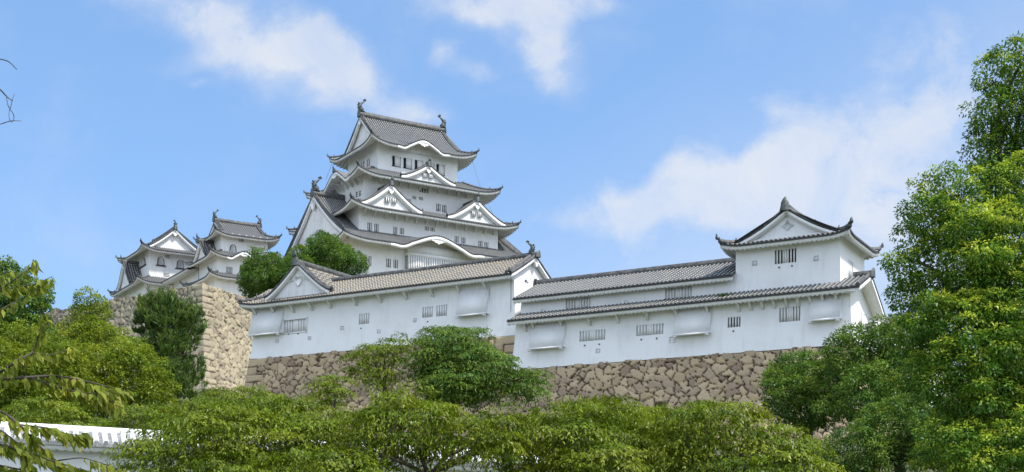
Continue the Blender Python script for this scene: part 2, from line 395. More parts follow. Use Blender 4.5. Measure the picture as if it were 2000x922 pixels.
def window_meshes(w, h, style, bars, depth=0.28):
    """window set into an opening w x h; x along the wall, y into the wall; returns (casing mesh, lattice mesh)"""
    mb = MB(); lat = MB(); e = 0.004
    if style == 'bars' or style.startswith('bars'):
        back = {'bars': 'void', 'bars_pale': 'shaded_back', 'bars_grey': 'grey_back'}[style]
        if style != 'bars': depth = 0.15
        mb.add([(-w/2+e,depth,-h/2+e),(w/2-e,depth,-h/2+e),(w/2-e,depth,h/2-e),(-w/2+e,depth,h/2-e)], [[0,1,2,3]])
        for sx in (-1, 1):
            lat.add([(sx*(w/2-e),0.01,-h/2),(sx*(w/2-e),depth,-h/2),(sx*(w/2-e),depth,h/2),(sx*(w/2-e),0.01,h/2)], [[0,1,2,3]])
        for sz in (-1, 1):
            lat.add([(-w/2,0.01,sz*(h/2-e)),(w/2,0.01,sz*(h/2-e)),(w/2,depth,sz*(h/2-e)),(-w/2,depth,sz*(h/2-e))], [[0,1,2,3]])
        groups = bars if isinstance(bars, (list, tuple)) else [bars]
        gw = w / len(groups)
        for gi, nb in enumerate(groups):
            x0 = -w / 2 + gi * gw; pitch = gw / (nb + 0.5)
            for i in range(nb):
                bw = pitch * (0.46 if style == 'bars' else 0.58)
                lat.box((x0 + pitch * (i + 0.75), 0.09, 0), (bw, 0.12, h - 2 * e))
            if gi: lat.box((x0, 0.085, 0), (pitch * 0.75, 0.135, h - 2 * e))
    elif style == 'shutter':
        back = 'void'
        mb.add([(-w/2+e,depth,-h/2+e),(w/2-e,depth,-h/2+e),(w/2-e,depth,h/2-e),(-w/2+e,depth,h/2-e)], [[0,1,2,3]])
        for sz in (-1, 1):
            lat.add([(-w/2,0.01,sz*(h/2-e)),(w/2,0.01,sz*(h/2-e)),(w/2,depth,sz*(h/2-e)),(-w/2,depth,sz*(h/2-e))], [[0,1,2,3]])
        lat.box((w * 0.17, 0.10, 0), (w * 0.62, 0.08, h - 2 * e))
        lat.box((-w * 0.46, 0.10, 0), (w * 0.06, 0.1, h - 2 * e))
        mb.box((0, -0.03, -h / 2 - 0.05), (w + 0.1, 0.1, 0.09))
    elif style == 'vent':
        back = 'grey_back'
        mb.add([(-w/2+e,depth,-h/2+e),(w/2-e,depth,-h/2+e),(w/2-e,depth,h/2-e),(-w/2+e,depth,h/2-e)], [[0,1,2,3]])
        for i in range(2): lat.box((0, 0.06, -h / 2 + (i + 0.75) * h / 2.5), (w - 2 * e, 0.08, h / 5.5))
    elif style == 'arch':
        back = 'wood'
        out = [(-w*.5,-h/2),(-w*.44,h*.12),(-w*.36,h*.32),(-w*.2,h*.44),(0,h*.5),(w*.2,h*.44),(w*.36,h*.32),(w*.44,h*.12),(w*.5,-h/2)]
        mb.prism([(x, z) for x, z in out], 1, -0.10, 0.05)
        inn = [(x * .80, z * .86 + h * .00) for x, z in out]
        lat.prism(inn, 1, -0.13, -0.05)
        mb.box((0, -0.10, -h / 2 - 0.08), (w * 1.35, 0.22, 0.16))
        lat2 = lat
        for i in range(bars): mb.box((-w * .36 + w * .72 * (i + .5) / bars, -0.135, -h * .04), (w * .05, 0.02, h * .72))
    return mb.mesh('window', M[back]), (lat.mesh('lattice', M['trim']) if lat.n else None)
WINS = {}
def put_window(parent, k, A, B, x, z, w, h, style='bars', bars=3, y=0.0):
    key = (round(w, 2), round(h, 2), style, str(bars))
    if key not in WINS: WINS[key] = window_meshes(w, h, style, bars)
    a, l = WINS[key]
    o = link('window', a, parent, (*side_xy(k, A, B, x, y), z), k * math.pi / 2)
    if l: link('lattice', l, o)
    return o
def win_px(b, k, A, B, px, py, w, h, style='bars', bars=3):
    x, z = b.face(k, A, B, px, py)
    return (x, z, w, h, style, bars)
def fit_windows(b, k, A, B, lst, sc):
    """windows measured in photo pixels (cx, cy, w, h) become openings in metres; sc = metres per pixel along, up"""
    out = []
    for (px, py, w, h, style, bars) in lst:
        x0, _ = b.face(k, A, B, px - w / 2, py); x1, _ = b.face(k, A, B, px + w / 2, py)
        x, z = b.face(k, A, B, px, py); _, zt = b.face(k, A, B, px, py - h / 2); _, zb = b.face(k, A, B, px, py + h / 2)
        out.append((x, z, abs(x1 - x0), zt - zb, style, bars))
    return out
def storey(b, A, B, z0, z1, wins, flare=0.0, mat='plaster', skip=()):
    """wall of one storey with its windows; wins = {face: [(x, z, w, h, style, bars)]}"""
    holes = {k: [q[:4] for q in v if q[4] != 'arch'] for k, v in wins.items()}
    o = wall_storey(b, A, B, z0, z1, holes, flare, mat, skip=skip)
    for k, v in wins.items():
        for (x, z, w, h, st, bars) in v:
            f = flare * max(0.0, 1 - (z - z0) / (z1 - z0)) ** 1.6
            put_window(b.e, k, A, B, x, z, w, h, st, bars, y=-f)
    return o
def px_line(b, k, A, B, p0, p1):
    return b.face(k, A, B, *p0), b.face(k, A, B, *p1)

# ------------------------------------------------------------------ roofs
RIBF = np.array([0.0, 0.20, 0.27, 0.36, 0.50, 0.64, 0.73, 0.80]); RIBH = np.array([0.0, 0.0, 0.55, 0.90, 1.0, 0.90, 0.55, 0.0])
class Many:
    """several pieces of one kind, each to become a part of its own"""
    def __init__(s): s.items = []
    def sweep(s, *a, **k): m = MB(); m.sweep(*a, **k); s.items.append(m)
    def add(s, *a, **k): m = MB(); m.add(*a, **k); s.items.append(m)
    def link(s, name, mat, parent):
        for m in s.items: m.obj(name, M[mat], parent)
class Roof:
    """one tiled roof: half size A x B at the eave, eave height z0, zf(y) = rise y metres in from the eave"""
    def __init__(s, b, A, B, z0, s0, s1, ov, pitch=0.42, rib=0.11, lift=0.7, liftlen=5.0, tile='tile_keep', name='roof', fascia=0.42, rafter=(0.55, 0.14), scallop=None, soffit_drop=0.0):
        s.b, s.A, s.B, s.z0, s.s0, s.s1, s.ov = b, A, B, z0, s0, s1, ov
        s.pitch, s.rib, s.lift, s.ll = pitch, rib, lift, liftlen
        s.tile, s.name, s.fascia, s.rafter, s.scallop = tile, name, fascia, rafter, scallop
        s.mt, s.me, s.mr, s.mo = MB(), MB(), Many(), Many(); s.bumps = {}; s.spk = 0.75
    def zf(s, y): return s.s0 * y + s.s1 * y * y
    def L(s, k): return s.A if k % 2 == 0 else s.B
    def ztop(s, k, x, y, cl=True, cr=True):
        L = s.L(k)
        z = s.z0 + s.zf(y)
        dl = np.where(np.asarray(x) < 0, L - np.abs(x), 1e3 if not cr else L - np.abs(x)) if True else 0
        d = L - np.abs(x)
        f = np.clip(1 - d / s.ll, 0, 1) ** 2.2 * np.clip(1 - y / s.ll, 0, 1)
        f = np.where((np.asarray(x) < 0) & (not cl), 0, f); f = np.where((np.asarray(x) > 0) & (not cr), 0, f)
        z = z + s.lift * f
        for (xc, hw, h, yk) in s.bumps.get(k, []):
            q = np.clip(np.abs(np.asarray(x) - xc) / hw, 0, 1)
            shape = 0.5 * (1 + np.cos(np.pi * q ** 0.92)) - 0.10 * np.sin(np.pi * np.clip((q - 0.62) / 0.38, 0, 1))
            z = z + h * shape * np.clip(1 - y / yk, 0, 1) ** 0.8
        return z
    def pts(s, k, x, y, z):
        X, Y = side_xy(k, s.A, s.B, x, y)
        return np.stack(np.broadcast_arrays(X, Y, z), -1)
    def side(s, k, run, full=None, g=None, hl='hip', hr='hip', n=9, eave=True, x0=None, x1=None, wally=None):
        """one slope. hip ends are cut on the 45 degree hip line; between -g and g it runs on to 'full' (the ridge)"""
        L = s.L(k); x0 = -L if x0 is None else x0; x1 = L if x1 is None else x1
        nr = int((x1 - x0) / s.pitch); nr = max(nr, 2); p = (x1 - x0) / nr
        xs = (x0 + p * (np.arange(nr)[:, None] + RIBF[None, :])).reshape(-1); xs = np.append(xs, x1)
        rh = np.append(np.tile(RIBH, nr), 0) * s.rib; uu = np.append((np.arange(nr)[:, None] + RIBF[None, :]).reshape(-1), nr - 1e-4)
        d = L - np.abs(xs)
        ym = np.full(len(xs), float(run))
        for sign, h in ((-1, hl), (1, hr)):
            m = xs * sign > 0
            if h == 'hip':
                ym = np.where(m, np.minimum(ym, np.maximum(d, 0.02)), ym)
        if full is not None:
            for sign, h in ((-1, hl), (1, hr)):
                m = (xs * sign >= 0) & ((np.abs(xs) <= g) if h == 'hip' else True)
                ym = np.where(m, full, ym)
        t = np.linspace(0, 1, n)
        Yg = ym[:, None] * t[None, :]; Xg = np.repeat(xs[:, None], n, 1)
        z = s.ztop(k, Xg, Yg, hl == 'hip', hr == 'hip')
        Z = z + rh[:, None]
        P = s.pts(k, Xg, Yg, Z)
        uv = np.stack([np.repeat(uu[:, None], n, 1), Yg * 1.15], -1)
        s.mt.grid(P, uv.reshape(-1, 2))
        if eave:
            ze = z[:, 0]
            lo = s.pts(k, xs, 0 * xs, ze - 0.13); hi = P[:, 0]
            s.mt.grid(np.stack([hi, lo], 1), np.stack([np.stack([0 * uu, 0 * uu + .2], -1)] * 2, 1).reshape(-1, 2))
            s.eave(k, x0, x1, hl, hr, wally)
    def eave(s, k, x0, x1, hl, hr, wally=None):
        """white plastered eave: fascia board with rafter ends and soffit back to the wall"""
        L = s.L(k); pr, dr = s.rafter; ov = s.ov if wally is None else wally
        nr = max(2, int((x1 - x0) / pr)); p = (x1 - x0) / nr
        if s.scallop:
            fr = np.linspace(0, 1, 7)[:-1]; dp = np.abs(np.sin(np.pi * fr)) * s.scallop
        else:
            fr = np.array([0, .22, .23, .77, .78]); dp = np.array([0, 0, dr, dr, 0])
        xs = np.append((x0 + p * (np.arange(nr)[:, None] + fr[None, :])).reshape(-1), x1)
        dd = np.append(np.tile(dp, nr), 0)
        d = L - np.abs(xs); yo = np.full(len(xs), 0.10)
        yw = np.full(len(xs), ov)
        for sign, h in ((-1, hl), (1, hr)):
            if h == 'hip': yw = np.where(xs * sign > 0, np.minimum(yw, np.maximum(d, 0.12)), yw)
        cl, cr = hl == 'hip', hr == 'hip'
        ze = s.ztop(k, xs, 0 * xs, cl, cr)
        rows = [s.pts(k, xs, yo, ze - 0.11)]
        rows.append(s.pts(k, xs, yo, ze - 0.11 - s.fascia - (dd if s.scallop else dd * 0.6)))
        if s.scallop:
            rows.append(s.pts(k, xs, yo + 0.14, ze - 0.11 - s.fascia - dd))
            rows.append(s.pts(k, xs, np.minimum(yo + 0.15, yw), ze - 0.11 - s.fascia * 0.7))
        for t in (0.02, 0.25, 0.5, 0.75, 1.0):
            y = yo + (np.maximum(yw - yo, 0.01)) * t
            zz = s.ztop(k, xs, y, cl, cr) - 0.11 - s.fascia * 0.62 - (0 if s.scallop else dd)
            rows.append(s.pts(k, xs, y, zz))
        s.me.grid(np.stack(rows, 1))
    def hip(s, k, end, run, w=0.42, h=0.34, finial=True):
        """hip ridge from the eave corner at the right end of side k up the hip line"""
        L = s.L(k); y = np.linspace(-0.05, run, 14)
        x = (L - y) * end; z = s.ztop(k, x, np.maximum(y, 0)) + s.rib * 0.5
        P = s.pts(k, x, y, z); P[0, 2] += 0.12
        s.mr.sweep(P, w, h)
        if finial:
            t = P[0] - P[1]; t[2] = 0; t /= np.linalg.norm(t)
            s.mo.add(*spike(P[0] + t * 0.05 + np.array([0, 0, h * 0.5]), t, s.spk * h / 0.34))
            if run > 2.2: s.mo.add(*spike(P[4] + np.array([0, 0, h * 0.75]), t, 0.8 * s.spk * h / 0.34))
    def ridge(s, k, L0, L1, full, w=0.6, h=0.85, sag=0.12, end_blocks=(True, True)):
        x = np.linspace(L0, L1, 16); q = (x - (L0 + L1) / 2) / ((L1 - L0) / 2)
        z = s.z0 + s.zf(full) + sag * q ** 2 - 0.05
        P = s.pts(k, x, 0 * x + full, z); s.mr.sweep(P, w, h)
        for e, on in ((0, end_blocks[0]), (-1, end_blocks[1])):
            if on:
                dr = P[e] - P[1 if e == 0 else -2]; dr[2] = 0; dr /= np.linalg.norm(dr)
                s.mo.add(*oni(P[e] + dr * 0.08, dr, w * 1.25, h * 1.15))
        return P
    def gable(s, k, W, yg, zprof, zb, bh=0.6, vover=0.7, wins=(), pend=0.9, verge=True, relief=None, n=25, tile_w=0.5):
        """gable wall set in the roof at side k, depth yg from the eave; zprof(s) = roof line; bargeboards, pendant, verge tiles"""
        ss = np.linspace(-W, W, 2 * n + 1)
        zt = zprof(ss)
        wl = MB()
        top = s.pts(k, ss, 0 * ss + yg, np.maximum(zt - 0.2, zb(ss))); bot = s.pts(k, ss, 0 * ss + yg, zb(ss) - 0.05)
        wl.grid(np.stack([bot, top], 1))
        g = wl.obj('gable', M['plaster_old' if relief is None else 'plaster'], s.b.e)
        for (sx, sz, ww, hh, st, bars) in wins:
            put_window(g, k, s.A, s.B, sx, sz, ww, hh, st, bars, y=yg - 0.3 - (0 if st != 'arch' else 0))
        bb = MB()
        for (y0, y1, a, c) in ((yg - vover + 0.06, yg - vover + 0.22, 0.02, 1.0), (yg - vover + 0.22, yg - vover * 0.45, 0.02, 1.38)):
            hi = zt - 0.06; lo = zt - 0.06 - bh * c * (1 - 0.25 * np.abs(ss) / W * 0)
            rows = [s.pts(k, ss, 0 * ss + y1, hi), s.pts(k, ss, 0 * ss + y0, hi), s.pts(k, ss, 0 * ss + y0, lo), s.pts(k, ss, 0 * ss + y1, lo), s.pts(k, ss, 0 * ss + yg, hi - 0.12)]
            bb.grid(np.stack(rows, 1))
        bb.obj('bargeboard', M['trim'], g)
        if pend:
            pm = MB(); q = pend
            shape = [(0, .1), (-.16, 0), (-.2, -.25), (-.55, -.3), (-.62, -.52), (-.4, -.62), (-.36, -.82), (-.18, -1.0), (0, -1.15),
                     (.18, -1.0), (.36, -.82), (.4, -.62), (.62, -.52), (.55, -.3), (.2, -.25), (.16, 0)]
            zz = zprof(np.array([0.0]))[0] - 0.06 - bh * 0.8
            pts = [(x * q, z * q + zz) for x, z in shape]
            base_in = [side_xy(k, s.A, s.B, x, yg - vover - 0.04) for x, z in pts]; base_out = [side_xy(k, s.A, s.B, x, yg - vover + 0.18) for x, z in pts]
            N_ = len(pts); vs = [(*base_in[i], pts[i][1]) for i in range(N_)] + [(*base_out[i], pts[i][1]) for i in range(N_)]
            pm.v.append(np.array(vs)); pm.uv.append(np.zeros((2 * N_, 2)))
            pm.f.append([list(range(N_)), list(range(2 * N_ - 1, N_ - 1, -1))]); pm.f.append([[i, (i + 1) % N_, N_ + (i + 1) % N_, N_ + i] for i in range(N_)]); pm.n += 2 * N_
            pm.obj('gable_pendant', M['trim'], g)
        if relief:
            rm = MB()
            for (cx, cz, pts2) in relief:
                vs = []
                for dy in (-0.10, 0.0):
                    vs += [(*side_xy(k, s.A, s.B, cx + x, yg + dy - 0.002), cz + z) for x, z in pts2]
                n2 = len(pts2); b0 = rm.n
                rm.v.append(np.array(vs)); rm.uv.append(np.zeros((2 * n2, 2))); rm.n += 2 * n2
                rm.f.append([list(range(b0, b0 + n2))]); rm.f.append([[b0 + i, b0 + (i + 1) % n2, b0 + n2 + (i + 1) % n2, b0 + n2 + i] for i in range(n2)])
            rm.obj('relief', M['shaded_back'], g)
        if verge:
            for sg in (-1, 1):
                q = np.linspace(0, W * 1.0, n) * sg
                for off, ww, hh in ((0.16, tile_w * .7, 0.24), (0.62, tile_w * .8, 0.34)):
                    P = s.pts(k, q, 0 * q + yg - vover + off, zprof(q) + s.rib * 0.4)
                    s.mr.sweep(P, ww, hh)
                e = s.pts(k, q[-1:], np.array([yg - vover + 0.2]), zprof(q[-1:]) + 0.2)[0]
                o = s.pts(k, q[:1], np.array([yg - vover + 0.2]), zprof(q[-1:]) + 0.2)[0]
                dr = e - o; dr[2] = 0; dr /= np.linalg.norm(dr) + 1e-9
                s.mo.add(*spike(e, dr, 0.55 * s.spk / 0.75))
        return g
    def chidori(s, k, xc, w, yg, zr, zb, depth, bh=0.55, vover=0.6, wins=(), pend=0.8, curve=1.35, relief=None, foot=0.0, finial=1.0, n=10):
        """dormer gable on slope k: half width w, apex zr, foot height zb, ridge running 'depth' metres back into the roof"""
        def zp(sx):
            q = np.clip(np.abs(np.asarray(sx) - xc) / w, 0, 1)
            return zb + (zr - zb) * (1 - q) ** curve + foot * q ** 4
        a0, a1 = yg - vover, yg + depth
        nr = max(3, int((a1 - a0) / s.pitch)); p = (a1 - a0) / nr
        ya = np.append((a0 + p * (np.arange(nr)[:, None] + RIBF[None, :])).reshape(-1), a1)
        rh = np.append(np.tile(RIBH, nr), 0) * s.rib; uu = np.append((np.arange(nr)[:, None] + RIBF[None, :]).reshape(-1), nr - 1e-4)
        q = np.linspace(0, w, n + 4)
        for sg in (-1, 1):
            Xg = xc + sg * np.repeat(q[None, :], len(ya), 0); Yg = np.repeat(ya[:, None], len(q), 1)
            P = s.pts(k, Xg, Yg, zp(Xg) + rh[:, None])
            uv = np.stack([np.repeat(uu[:, None], len(q), 1), np.repeat((w - q)[None, :], len(ya), 0) * 1.25], -1)
            s.mt.grid(P, uv.reshape(-1, 2))
            lo = P[:, -1].copy(); lo[:, 2] -= 0.25
            s.mt.grid(np.stack([P[:, -1], lo], 1))
        def zps(sx): return zp(np.asarray(sx) + xc)
        # gable wall placed about xc
        orig = s.pts
        s.pts = lambda k_, x, y, z: orig(k_, np.asarray(x) + xc, y, z)
        fl = lambda sx: np.minimum(s.ztop(k, np.asarray(sx) + xc, yg + 0 * np.asarray(sx)), zps(sx) - 0.1)
        wn = [(a + xc, b_, c, d, e, f) for a, b_, c, d, e, f in wins]
        rl = None if relief is None else [(cx + xc, cz, pp) for cx, cz, pp in relief]
        A_, B_ = s.A, s.B
        g = s.gable(k, w, yg, zps, fl, bh, vover, (), 0, True, None, 15, 0.42)
        s.pts = orig
        for (sx, sz, ww, hh, st, bars) in wn: put_window(g, k, s.A, s.B, sx, sz, ww, hh, st, bars, y=yg - 0.3)
        if pend: pendant(s, g, k, xc, yg - vover, zr - 0.06 - bh * 0.8, pend)
        if rl:
            rm = MB()
            for (cx, cz, pts2) in rl:
                vs = []
                for dy in (-0.16, 0.0): vs += [(*side_xy(k, s.A, s.B, cx + x, yg + dy - 0.002), cz + z) for x, z in pts2]
                n2 = len(pts2); b0 = rm.n
                rm.v.append(np.array(vs)); rm.uv.append(np.zeros((2 * n2, 2))); rm.n += 2 * n2
                rm.f.append([list(range(b0, b0 + n2))]); rm.f.append([[b0 + i, b0 + (i + 1) % n2, b0 + n2 + (i + 1) % n2, b0 + n2 + i] for i in range(n2)])
            rm.obj('relief', M['trim'], g)
        y = np.linspace(a0 - 0.05, a1, 8); P = s.pts(k, xc + 0 * y, y, zr - 0.05 + 0 * y)
        s.mr.sweep(P, 0.5 * finial, 0.5 * finial)
        X0 = P[0]; dr = P[0] - P[1]; dr /= np.linalg.norm(dr)
        s.mo.add(*oni(X0, dr, 0.75 * finial, 0.8 * finial)); s.mo.add(*spike(X0 + np.array([0, 0, 0.75 * finial]), dr, 0.9 * finial))
        return g
    def karahafu(s, k, xc, hw, h, yk, bw=0.45, wally=None):
        s.bumps.setdefault(k, []).append((xc, hw, h, yk))
    def kara_board(s, k, i=0, bw=0.5, wally=None, pend=0.8):
        """thick white curved board and closed tympanum under a wave gable"""
        xc, hw, h, yk = s.bumps[k][i]
        xs = xc + np.linspace(-hw * 1.12, hw * 1.12, 41)
        ze = s.ztop(k, xs, 0 * xs) - 0.12
        th = bw * 0.62 * (0.45 + 0.55 * np.cos(np.linspace(-1.5, 1.5, 41)))
        m = MB()
        rows = [s.pts(k, xs, 0 * xs + 0.5, ze), s.pts(k, xs, 0 * xs + 0.03, ze), s.pts(k, xs, 0 * xs + 0.03, ze - s.fascia - th), s.pts(k, xs, 0 * xs + 0.34, ze - s.fascia - th), s.pts(k, xs, 0 * xs + 0.5, ze - 0.1)]
        m.grid(np.stack(rows, 1)); o = m.obj('wave_gable_board', M['trim'], s.b.e)
        y = (s.ov if wally is None else wally) - 0.25
        t = MB(); zt = s.ztop(k, xs, 0 * xs + y) - 0.15
        t.grid(np.stack([s.pts(k, xs, 0 * xs + y, np.minimum(zt, s.z0 - 0.2 + 0 * xs)), s.pts(k, xs, 0 * xs + y, zt)], 1)); t.obj('wave_gable_wall', M['plaster_old'], s.b.e)
        if pend: pendant(s, o, k, xc, 0.0, float(s.ztop(k, np.array([xc]), np.array([0.0]))[0]) - 0.12 - s.fascia - bw * 0.7, pend, flat=True)
        # short ridge on the crown of the wave
        yy = np.linspace(-0.05, yk * 0.7, 7); P = s.pts(k, xc + 0 * yy, yy, s.ztop(k, xc + 0 * yy, yy) + s.rib * .5)
        s.mr.sweep(P, 0.45, 0.38); dr = P[0] - P[1]; dr /= np.linalg.norm(dr); s.mo.add(*oni(P[0], dr, 0.6, 0.6)); s.mo.add(*spike(P[0] + np.array([0, 0, .5]), dr, 0.7))
    def brackets(s, k, x0, x1, n, A, B, z, size=(0.22, 1.2, 0.9), xs=None):
        """plastered brackets under the eave of side k, on wall plane A, B"""
        m = bracket_mesh(*size)
        for x in (np.linspace(x0, x1, n) if xs is None else xs):
            link('eave_bracket', m, s.b.e, (*side_xy(k, A, B, x, 0), z), k * math.pi / 2)
    def finish(s):
        r = s.mt.obj(s.name, M[s.tile], s.b.e)
        if s.me.n: s.me.obj('eave', M['trim'], r)
        s.mr.link('ridge', 'ridge', r); s.mo.link('ridge_end_tile', 'ornament', r)
        s.obj = r; return r
BRK = {}
def bracket_mesh(w, d, h):
    key = (w, d, h)
    if key not in BRK:
        mb = MB(); mb.prism([(0.05, 0), (-d, 0), (-d, -0.16 * h), (-d * .55, -h * .5), (-d * .18, -h), (0.05, -h)], 0, -w / 2, w / 2)
        BRK[key] = mb.mesh('eave_bracket', M['trim'])
    return BRK[key]
def pendant(s, parent, k, xc, y, zz, q, flat=False):
    shape = [(0, .1), (-.16, 0), (-.2, -.25), (-.55, -.3), (-.62, -.52), (-.4, -.62), (-.36, -.82), (-.18, -1.0), (0, -1.15),
             (.18, -1.0), (.36, -.82), (.4, -.62), (.62, -.52), (.55, -.3), (.2, -.25), (.16, 0)]
    if flat: shape = [(0, .1), (-1.5, 0), (-1.3, -.2), (-.9, -.25), (-.6, -.5), (-.3, -.45), (0, -.75), (.3, -.45), (.6, -.5), (.9, -.25), (1.3, -.2), (1.5, 0)]
    pm = MB(); n = len(shape)
    vs = [(*side_xy(k, s.A, s.B, xc + x * q, y - 0.05), z * q + zz) for x, z in shape] + [(*side_xy(k, s.A, s.B, xc + x * q, y + 0.2), z * q + zz) for x, z in shape]
    pm.v.append(np.array(vs)); pm.uv.append(np.zeros((2 * n, 2))); pm.n += 2 * n
    pm.f.append([list(range(n)), list(range(2 * n - 1, n - 1, -1))]); pm.f.append([[i, (i + 1) % n, n + (i + 1) % n, n + i] for i in range(n)])
    return pm.obj('gable_pendant', M['trim'], parent)
def spike(p, d, sc):
    """curled end tile that points out and up"""
    sd = np.array([-d[1], d[0], 0]); up = np.array([0, 0, 1.0])
    prof = [(-.30, -.12, .27), (.12, -.08, .29), (.26, .24, .24), (.22, .52, .16), (.36, .74, .07)]
    vs = []
    for a, z, w in prof:
        c = p + (d * a + up * z) * sc; f = d * w * .6 * sc
        vs += [c - sd * w * sc - f * .5, c + sd * w * sc - f * .5, c + sd * w * sc + f, c - sd * w * sc + f]
    fs = []
    for i in range(len(prof) - 1):
        for j in range(4): fs.append([i * 4 + j, i * 4 + (j + 1) % 4, i * 4 + 4 + (j + 1) % 4, i * 4 + 4 + j])
    e = 4 * (len(prof) - 1); fs += [[0, 1, 2, 3], [e, e + 1, e + 2, e + 3]]
    return np.array(vs), fs
def oni(p, d, w, h):
    """demon-face tile plate closing a ridge end"""
    sd = np.array([-d[1], d[0], 0]); up = np.array([0, 0, 1.0])
    pr = [(-.62, -.3), (-.5, .1), (-.42, .6), (-.2, .95), (-.06, 1.08), (.06, 1.08), (.2, .95), (.42, .6), (.5, .1), (.62, -.3)]
    vs = [p + sd * a * w + up * b * h + d * t for t in (0.0, 0.22) for a, b in pr]; n = len(pr)
    fs = [[i, i + 1, n + i + 1, n + i] for i in range(n - 1)]
    for o in (0, n): fs += [[o + i, o + i + 1, o + n - 2 - i, o + n - 1 - i] for i in range(4)]
    return np.array(vs), fs
FISH = {}
def fish_mesh(h):
    """roof-ridge fish: head down on the ridge, body curling up, forked tail on top; looks along +x"""
    if h in FISH: return FISH[h]
    mb = MB()
    t = np.linspace(0, 1, 12)
    px = 0.10 - 0.30 * np.sin(t * 2.5) * (1 - .15 * t) + 0.30 * t ** 3; pz = t * 0.78
    r = 0.21 * (1 - t) ** 0.7 + 0.05
    r[0] *= .8
    mb.tube(np.stack([px, 0 * px, pz], -1) * h, r * h, 8)
    for sy in (-1, 1):   # tail lobes and side fins
        mb.add(np.array([(px[-1], 0.02 * sy, .74), (px[-1] + .20, .16 * sy, .90), (px[-1] + .10, .10 * sy, 1.06), (px[-1] - .06, .03 * sy, .98),
                         (px[-1], -.02 * sy, .74), (px[-1] + .20, .12 * sy, .90), (px[-1] + .10, .06 * sy, 1.06), (px[-1] - .06, -.01 * sy, .98)]) * h,
               [[0, 1, 2, 3], [4, 5, 6, 7], [0, 1, 5, 4], [1, 2, 6, 5], [2, 3, 7, 6], [3, 0, 4, 7]])
        mb.add(np.array([(-.02, .12 * sy, .22), (-.22, .30 * sy, .34), (-.10, .26 * sy, .46), (-.06, .10 * sy, .42),
                         (0.02, .12 * sy, .20), (-.18, .32 * sy, .32), (-.06, .28 * sy, .46), (-.02, .10 * sy, .42)]) * h,
               [[0, 1, 2, 3], [4, 5, 6, 7], [0, 1, 5, 4], [1, 2, 6, 5], [2, 3, 7, 6]])
    mb.prism([(-.24 * h, .30 * h), (-.36 * h, .5 * h), (-.24 * h, .52 * h), (-.30 * h, .7 * h), (-.12 * h, .66 * h), (-.1 * h, .4 * h)], 1, -.03 * h, .03 * h)
    mb.box((0.02 * h, 0, -.03 * h), (.5 * h, .34 * h, .1 * h))
    FISH[h] = mb.mesh('fish_ornament', M['ornament'], smooth=False); return FISH[h]
def put_fish(roof_obj, b, p, facing, h):
    """facing: local direction angle the back of the fish turns to"""
    return link('fish_ornament', fish_mesh(h), roof_obj, tuple(p), facing)
def skirt(b, A, B, z0, run, ov, s0=0.38, s1=0.012, sides=(0, 1, 2, 3), finial=True, setup=None, hips=True, **kw):
    r = Roof(b, A, B, z0, s0, s1, ov, **kw)
    if setup: setup(r)
    for k in sides: r.side(k, run)
    if hips:
        for k in range(4): r.hip(k, 1, run, finial=finial)
    return r
def irimoya(b, A, B, z0, ov, s0, s1, main, run_h, vover=0.8, setup=None, wins=(), bh=0.7, pend=1.1, rw=0.6, rh=0.8, hipw=0.42, fish=0, **kw):
    """hip-and-gable roof; main = index (0 or 1) of the slopes that run up to the ridge"""
    r = Roof(b, A, B, z0, s0, s1, ov, **kw)
    if setup: setup(r)
    full = B if main == 0 else A; L = r.L(main)
    g = L - run_h + vover
    for k in (main, main + 2): r.side(k, run_h, full=full, g=g, n=12)
    for k in (main + 1, main + 3):
        r.side(k, run_h + 0.4)
        D = r.L(k)
        zp = lambda sx: r.z0 + r.zf(D - np.abs(sx))
        zb = lambda sx: np.minimum(r.z0 + r.zf(run_h) + 0 * np.asarray(sx), zp(sx) - 0.1)
        r.gable(k, D - run_h, run_h, zp, zb, bh, vover, wins if k == main + 3 else (), pend)
    for k in range(4): r.hip(k, 1, run_h, w=hipw, h=hipw * .8)
    P = r.ridge(main, -g, g, full, rw, rh)
    r.finish()
    if fish:
        a = 0.0 if main == 0 else math.pi / 2
        for e, f in ((0, a), (-1, a + math.pi)):
            put_fish(r.obj, b, P[e] + (P[1 if e == 0 else -2] - P[e]) * 0.25 + np.array([0, 0, rh]), f, fish)
    return r
# ------------------------------------------------------------------ the land
def smooth(t): t = np.clip(t, 0, 1); return t * t * (3 - 2 * t)
def terr(x, y):
    x = np.asarray(x, float); y = np.asarray(y, float)
    z = 4.0 * smooth((y - 40) / 22) + 6.0 * smooth((y - 66) / 42)
    z = z + 3.0 * smooth((-x - 18) / 20) * smooth((y - 80) / 30)
    z = z + 6.0 * smooth((y - 126) / 14) + 12.0 * smooth((y - 185) / 20)
    r = np.hypot(x, y); z = z * (1 - smooth((r - 330) / 160))
    return z
def build_ground():
    gx = np.concatenate([np.linspace(-4000, -340, 14), np.linspace(-300, 300, 121), np.linspace(340, 4000, 14)])
    gy = np.concatenate([np.linspace(-1500, -60, 10), np.linspace(-40, 340, 96), np.linspace(380, 5000, 16)])
    X, Y = np.meshgrid(gx, gy, indexing='ij')
    mb = MB(); mb.grid(np.stack([X, Y, terr(X, Y)], -1)); kind(mb.obj('ground', M['ground'], smooth=True), 'structure')
build_ground()

